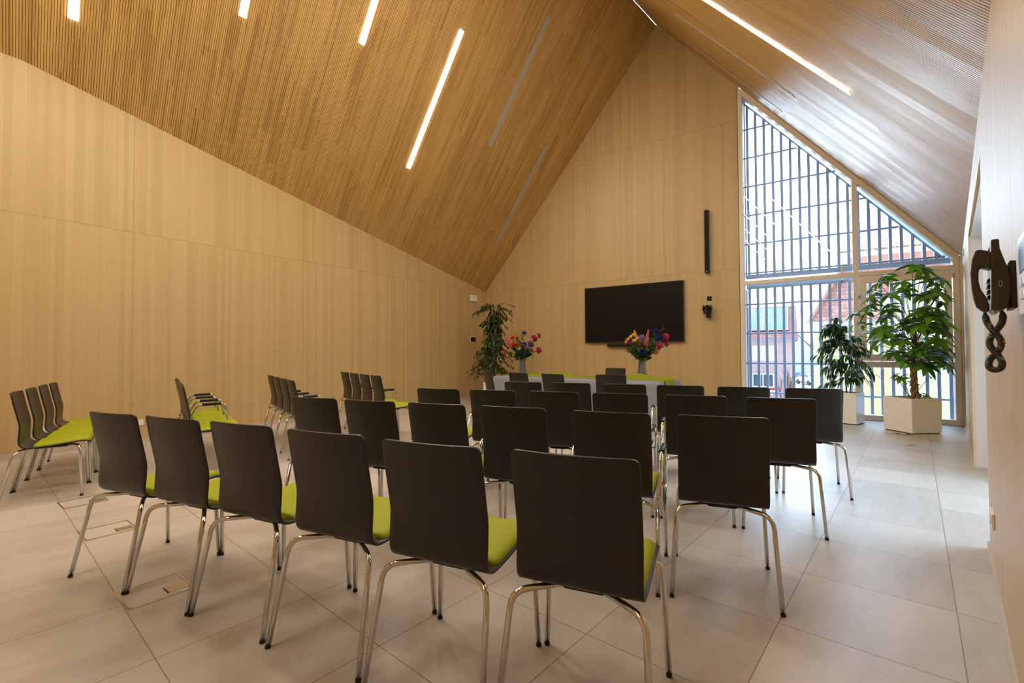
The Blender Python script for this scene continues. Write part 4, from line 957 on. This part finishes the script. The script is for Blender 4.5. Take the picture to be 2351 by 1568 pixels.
def hwin(root, c, w, h, kind='cross', shut=None):
    r = Matrix((RTH, FWH, UP)).transposed(); b = MB()
    for x, z, ww, hh_ in ((0, h / 2, w + .16, .10), (0, -h / 2, w + .16, .10), (-w / 2, 0, .10, h), (w / 2, 0, .10, h)) + (((0, 0, .10, h),) if kind == 'cross' else ()): b.box(c + RTH * x + UP * z - FWH * .03, (ww, .12, hh_), r)
    f = house_part(root, b, 'window', 'trimw'); b = MB(); b.box(c + FWH * .0, (w, .06, h), r)
    b.v = [tuple(Vector(p) - Vector(root.location)) for p in b.v]; b.build('pane' if kind != 'shut' else 'roller_shutter', M['pane' if kind != 'shut' else 'trimw'], f)
    if shut:
        b = MB(); b.box(c + UP * (h / 2 + .16) - FWH * .05, (w + .3, .1, .22), r); b.v = [tuple(Vector(p) - Vector(root.location)) for p in b.v]; b.build('shutter_box', M[shut], f)
# pink house with solar roof, 45 m away
face(1822); D = 45.0; o0 = gpos(1822, D)
ph1 = thing('pink_house', 'small pink house with blue solar panels on its red roof', 'house', o0); sc = D / FOC
Wd = 9.5; ez = at(1800, 779, D).z - GZ; rz_ = at(1800, 709, D + 5).z - GZ
b = MB(); b.prism([along(o0, -Wd, 0, 0), along(o0, 0, 0, 0), along(o0, 0, 10, 0), along(o0, -Wd, 10, 0)], UP * ez); house_part(ph1, b, 'wall', 'pink')
b = MB(); b.prism([along(o0, .03, 0, ez), along(o0, .03, 10, ez), along(o0, .03, 5, rz_)], -RTH * (Wd + .06)); house_part(ph1, b, 'gable', 'pink')
rv = (UP * (rz_ - ez) + FWH * 5).normalized(); rn_ = RTH.cross(rv)
b = MB()
e0, e1 = along(o0, .4, -.5, ez - .05), along(o0, -Wd - .4, -.5, ez - .05); r0, r1 = along(o0, .25, 5, rz_ + .12), along(o0, -Wd - .4, 5, rz_ + .12)
b.prism([e0, e1, r1, r0], UP * .16); b.prism([along(o0, .4, 10.5, ez - .05), along(o0, -Wd - .4, 10.5, ez - .05), r1, r0], UP * .16)
house_part(ph1, b, 'roof', 'roofp', lambda p: (p.dot(RTH), p.dot(rv)))
for i in range(6):
    for j in range(3):
        q = along(o0, -.45 - i * 1.12, .55 + j * 1.33, ez + (rz_ - ez) * (1.05 + j * 1.33) / 5.5 + .30)
        b = MB(); dv = (r0 - e0); dv = dv - RTH * dv.dot(RTH); dv.normalize(); L_ = 1.62
        b.prism([q, q - RTH * 1.06, q - RTH * 1.06 + dv * L_, q + dv * L_], UP * .05)
        b.v = [tuple(Vector(p) - Vector(ph1.location)) for p in b.v]; oo = Vector(ph1.location); qq = q.copy(); b.uv = (lambda qq, dv: lambda p, f: ((p + oo - qq).dot(RTH) / 1.06, (p + oo - qq).dot(dv)))(qq, dv)
        sp_ = b.build('solar_panel', M['solar'], ph1)
        b = MB()
        for a_, c_ in ((q, q - RTH * 1.06), (q + dv * L_, q - RTH * 1.06 + dv * L_), (q, q + dv * L_), (q - RTH * 1.06, q - RTH * 1.06 + dv * L_)): b.beam(a_ + UP * .04, c_ + UP * .04, .07, .07)
        b.v = [tuple(Vector(p) - Vector(ph1.location)) for p in b.v]; b.build('panel_frame', M['trimw'], sp_)
b = MB(); b.beam(along(o0, .4, -.58, ez), along(o0, -Wd - .4, -.58, ez), .14, .14); house_part(ph1, b, 'gutter', 'alu')
for py, kd in ((811, 'shut'), (873, 'cross')): hwin(ph1, at(1752, py, D - .05), 1.75, 1.30 if kd == 'shut' else 1.2, kd)
# pale gable house behind
face(1840); DW = 86.0; o1 = gpos(1852, DW); gh = thing('white_house', 'plain white gabled house behind the pink one', 'house', o1)
z1 = at(1852, 800, DW).z - GZ; zr1 = at(1830, 768, DW).z - GZ
b = MB(); b.prism([along(o1, -4, 0, 0), along(o1, 1.5, 0, 0), along(o1, 1.5, 0, z1 - .8), along(o1, -1.4, 0, zr1), along(o1, -4, 0, z1 + .5)], FWH * 9); house_part(gh, b, 'wall', 'cream')
b = MB(); b.beam(along(o1, -1.4, 4.5, zr1 + .1), along(o1, 2.0, 4.5, z1 - 1.1), 9.4, .2, tuple(RTH * .5 + UP)); house_part(gh, b, 'roof', 'roofp', lambda p: (p.dot(FWH), p.dot(RTH)))
# far roof
o2 = gpos(1882, 100); fh = thing('red_roof_house', 'distant house with a red roof beyond the street', 'house', o2)
za = at(1880, 800, 100).z - GZ; zb = at(1870, 780, 100).z - GZ
b = MB(); b.prism([along(o2, -1.5, 0, 0), along(o2, 8, 0, 0), along(o2, 8, 0, za), along(o2, -1.5, 0, za)], FWH * 8); house_part(fh, b, 'wall', 'cream')
b = MB(); b.prism([along(o2, -2.2, -.4, za - .2), along(o2, 8, -.4, za - .2), along(o2, 8, 4, zb + 1.0), along(o2, -.8, 4, zb + 1.0)], UP * .2); house_part(fh, b, 'roof', 'roofp', lambda p: (p.dot(RTH), p.dot(FWH)))
# yellow house close by, steep tiled lower roof
face(1868); D = 20.0; o3 = gpos(1868, D); yh = thing('yellow_house', 'large yellow house with a steep beaver-tail tiled roof', 'house', o3)
ZE = at(1900, 741, D).z - GZ; ZT = at(1960, 618, D + 1.6).z - GZ; ZP = at(1960, 586, D + 1.6).z - GZ
b = MB(); b.prism([along(o3, 0, 0, 0), along(o3, 9.5, 0, 0), along(o3, 9.5, 9, 0), along(o3, 0, 9, 0)], UP * ZE); house_part(yh, b, 'wall', 'yellow')
tl = at(1938, 612, D + 1.6) - o3; tlx = tl.dot(RTH)
rv3 = (UP * (ZT - ZE) + FWH * 1.9).normalized()
b = MB(); b.prism([along(o3, -.15, -.3, ZE - .05), along(o3, 9.5, -.3, ZE - .05), along(o3, 9.5, 1.6, ZT), along(o3, tlx, 1.6, ZT)], FWH * .2); house_part(yh, b, 'lower_roof', 'roofb', lambda p: (p.dot(RTH), p.dot(rv3)))
b = MB(); b.tube([along(o3, -.2, -.35, ZE - .02), along(o3, tlx - .05, 1.5, ZT + .05)], .09, 8); house_part(yh, b, 'hip_ridge', 'roofb')
b = MB(); b.prism([along(o3, tlx + .05, 1.7, ZT - .1), along(o3, 9.5, 1.7, ZT - .1), along(o3, 9.5, 1.7, ZP), along(o3, tlx + .05, 1.7, ZP)], FWH * 6); house_part(yh, b, 'cladding', 'pink')
zq = at(2010, 515, D + 5).z - GZ; xq = (at(1985, 520, D + 5) - o3).dot(RTH); x0_ = (at(1920, 590, D + 1.0) - o3).dot(RTH); zg = at(1930, 592, D + 1.0).z - GZ
b = MB(); rv4 = (UP * (zq - zg) + FWH * 4).normalized(); b.prism([along(o3, x0_, 1.0, zg), along(o3, 9.5, 1.0, zg), along(o3, 9.5, 5.2, zq + 1.0), along(o3, xq + .4, 5.2, zq + .6)], UP * .15); house_part(yh, b, 'upper_roof', 'roofg', lambda p: (p.dot(RTH), p.dot(rv4)))
b = MB(); b.beam(along(o3, x0_, .95, zg - .06), along(o3, 9.5, .95, zg - .06), .16, .20); house_part(yh, b, 'upper_gutter', 'trimw')
b = MB(); b.beam(along(o3, -.2, -.4, ZE - .12), along(o3, 9.5, -.4, ZE - .12), .18, .26); house_part(yh, b, 'lower_gutter', 'cream')
for px, py, w, h, sh in ((2002, 783, .55, .75, 'green'), (2003, 915, .75, .95, None), (1990, 945, .0, .0, None), (2004, 857, .7, .1, 'green')):
    if w: hwin(yh, at(px, py, D - .04), w, h, 'single', sh)
b = MB(); b.box(at(1985, 950, D - .1), (3.0, .2, .18), Matrix((RTH, FWH, UP)).transposed()); house_part(yh, b, 'plinth_band', 'trimw')
# gabled wing of the yellow house, nearer
face(2040); D2_ = 17.5; o4 = gpos(2040, D2_); yw = yh
def P4(px, py): return at(px, py, D2_)
b = MB(); b.prism([along(o4, 0, 0, 0), along(o4, 6, 0, 0), along(o4, 6, 0, P4(2100, 600).z - GZ), along(o4, (P4(2108, 622) - o4).dot(RTH), 0, P4(2108, 622).z - GZ), along(o4, 0, 0, P4(2040, 700).z - GZ)], FWH * 3); house_part(yw, b, 'gable_wing', 'yellow')
b = MB(); b.beam(P4(2032, 706), P4(2110, 616), .25, .18); house_part(yw, b, 'verge', 'trimw')
# give-way sign, shrub, cars
face(1773); D = 38.0; sgp = gpos(1773, D); sg_ = thing('give_way_sign', 'red and white triangular road sign below the pink house', 'road sign', sgp); ctr = at(1773, 912, D)
def tri(k, y): return [ctr + UP * (.78 * 1) * 0 + FWH * y + UP * (.26 * (1 - k)) , ctr + RTH * .42 * k + UP * (.26 + .47 * k) + FWH * y, ctr - RTH * .42 * k + UP * (.26 + .47 * k) + FWH * y]
b = MB(); b.prism(tri(1.0, 0), FWH * .02); house_part(sg_, b, 'plate', 'signr'); b = MB(); b.prism(tri(.66, -.012), FWH * .01); house_part(sg_, b, 'face', 'signw')
b = MB(); b.tube([sgp, Vector((ctr.x, ctr.y, ctr.z + .3)) + FWH * .05], .035, 8); house_part(sg_, b, 'post', 'alu')
D = 32.0; tp0 = gpos(1800, D); tr = thing('bare_shrub', 'leafless brown shrub in front of the pink house', 'shrub', tp0); b = MB(); RB = random.Random(5)
def grow(p, d, L, r, n):
    q = p + d * L; b.tube([p, (p + q) / 2 + Vector((RB.uniform(-.05, .05), 0, 0)), q], [r, r * .85, r * .65], 5, cap=False)
    if n:
        for _ in range(3): grow(p + d * L * RB.uniform(.45, 1), (d + Vector((RB.uniform(-.35, .35), RB.uniform(-.35, .35), RB.uniform(.0, .35)))).normalized(), L * RB.uniform(.55, .8), r * .6, n - 1)
for k in range(5): grow(Vector((RB.uniform(-.3, .3), RB.uniform(-.2, .2), 0)), Vector((RB.uniform(-.2, .2), RB.uniform(-.2, .2), 1)).normalized(), 1.5, .028, 3)
b.build('stems', M['bark'], tr)
def car(px, dep, yaw, paint, label):
    root = thing('car', label, 'car', gpos(px, dep), yaw, 'parked cars'); sec = [(-2.1, .35), (-2.12, .75), (-1.95, .95), (-1.6, 1.02), (-1.15, 1.42), (.35, 1.45), (1.0, 1.02), (1.9, .88), (2.1, .62), (2.1, .35)]
    b = MB(); b.prism([(-.86, y, z) for y, z in sec], (1.72, 0, 0)); b.build('body', M[paint], root, bevel=.08)
    b = MB(); b.prism([(-.875, y, z) for y, z in [(-1.45, 1.05), (-1.08, 1.36), (.3, 1.38), (.85, 1.05)]], (1.75, 0, 0)); b.prism([(-.68, -1.62, 1.04), (.68, -1.62, 1.04), (.60, -1.2, 1.40), (-.60, -1.2, 1.40)], (0, -.03, .02)); b.build('windows', M['pane'], root)
    for sx in (-.8, .8):
        for y in (-1.3, 1.35):
            b = MB(); b.lathe([(.2, -.11), (.33, -.1), (.33, .1), (.2, .11)], (sx, y, .33), 18, 0, 0, Matrix.Rotation(math.radians(90), 3, 'Y')); b.build('wheel', M['tyre'], root)
        b = MB(); b.box((sx * .88, -2.11, .80), (.26, .05, .16)); b.build('tail_lamp', M['redlamp'], root)
car(1828, 68, .55, 'carb', 'dark parked car partly behind the pink house corner'); car(1858, 62, .5, 'carw', 'silver car with red tail lamps on the street')
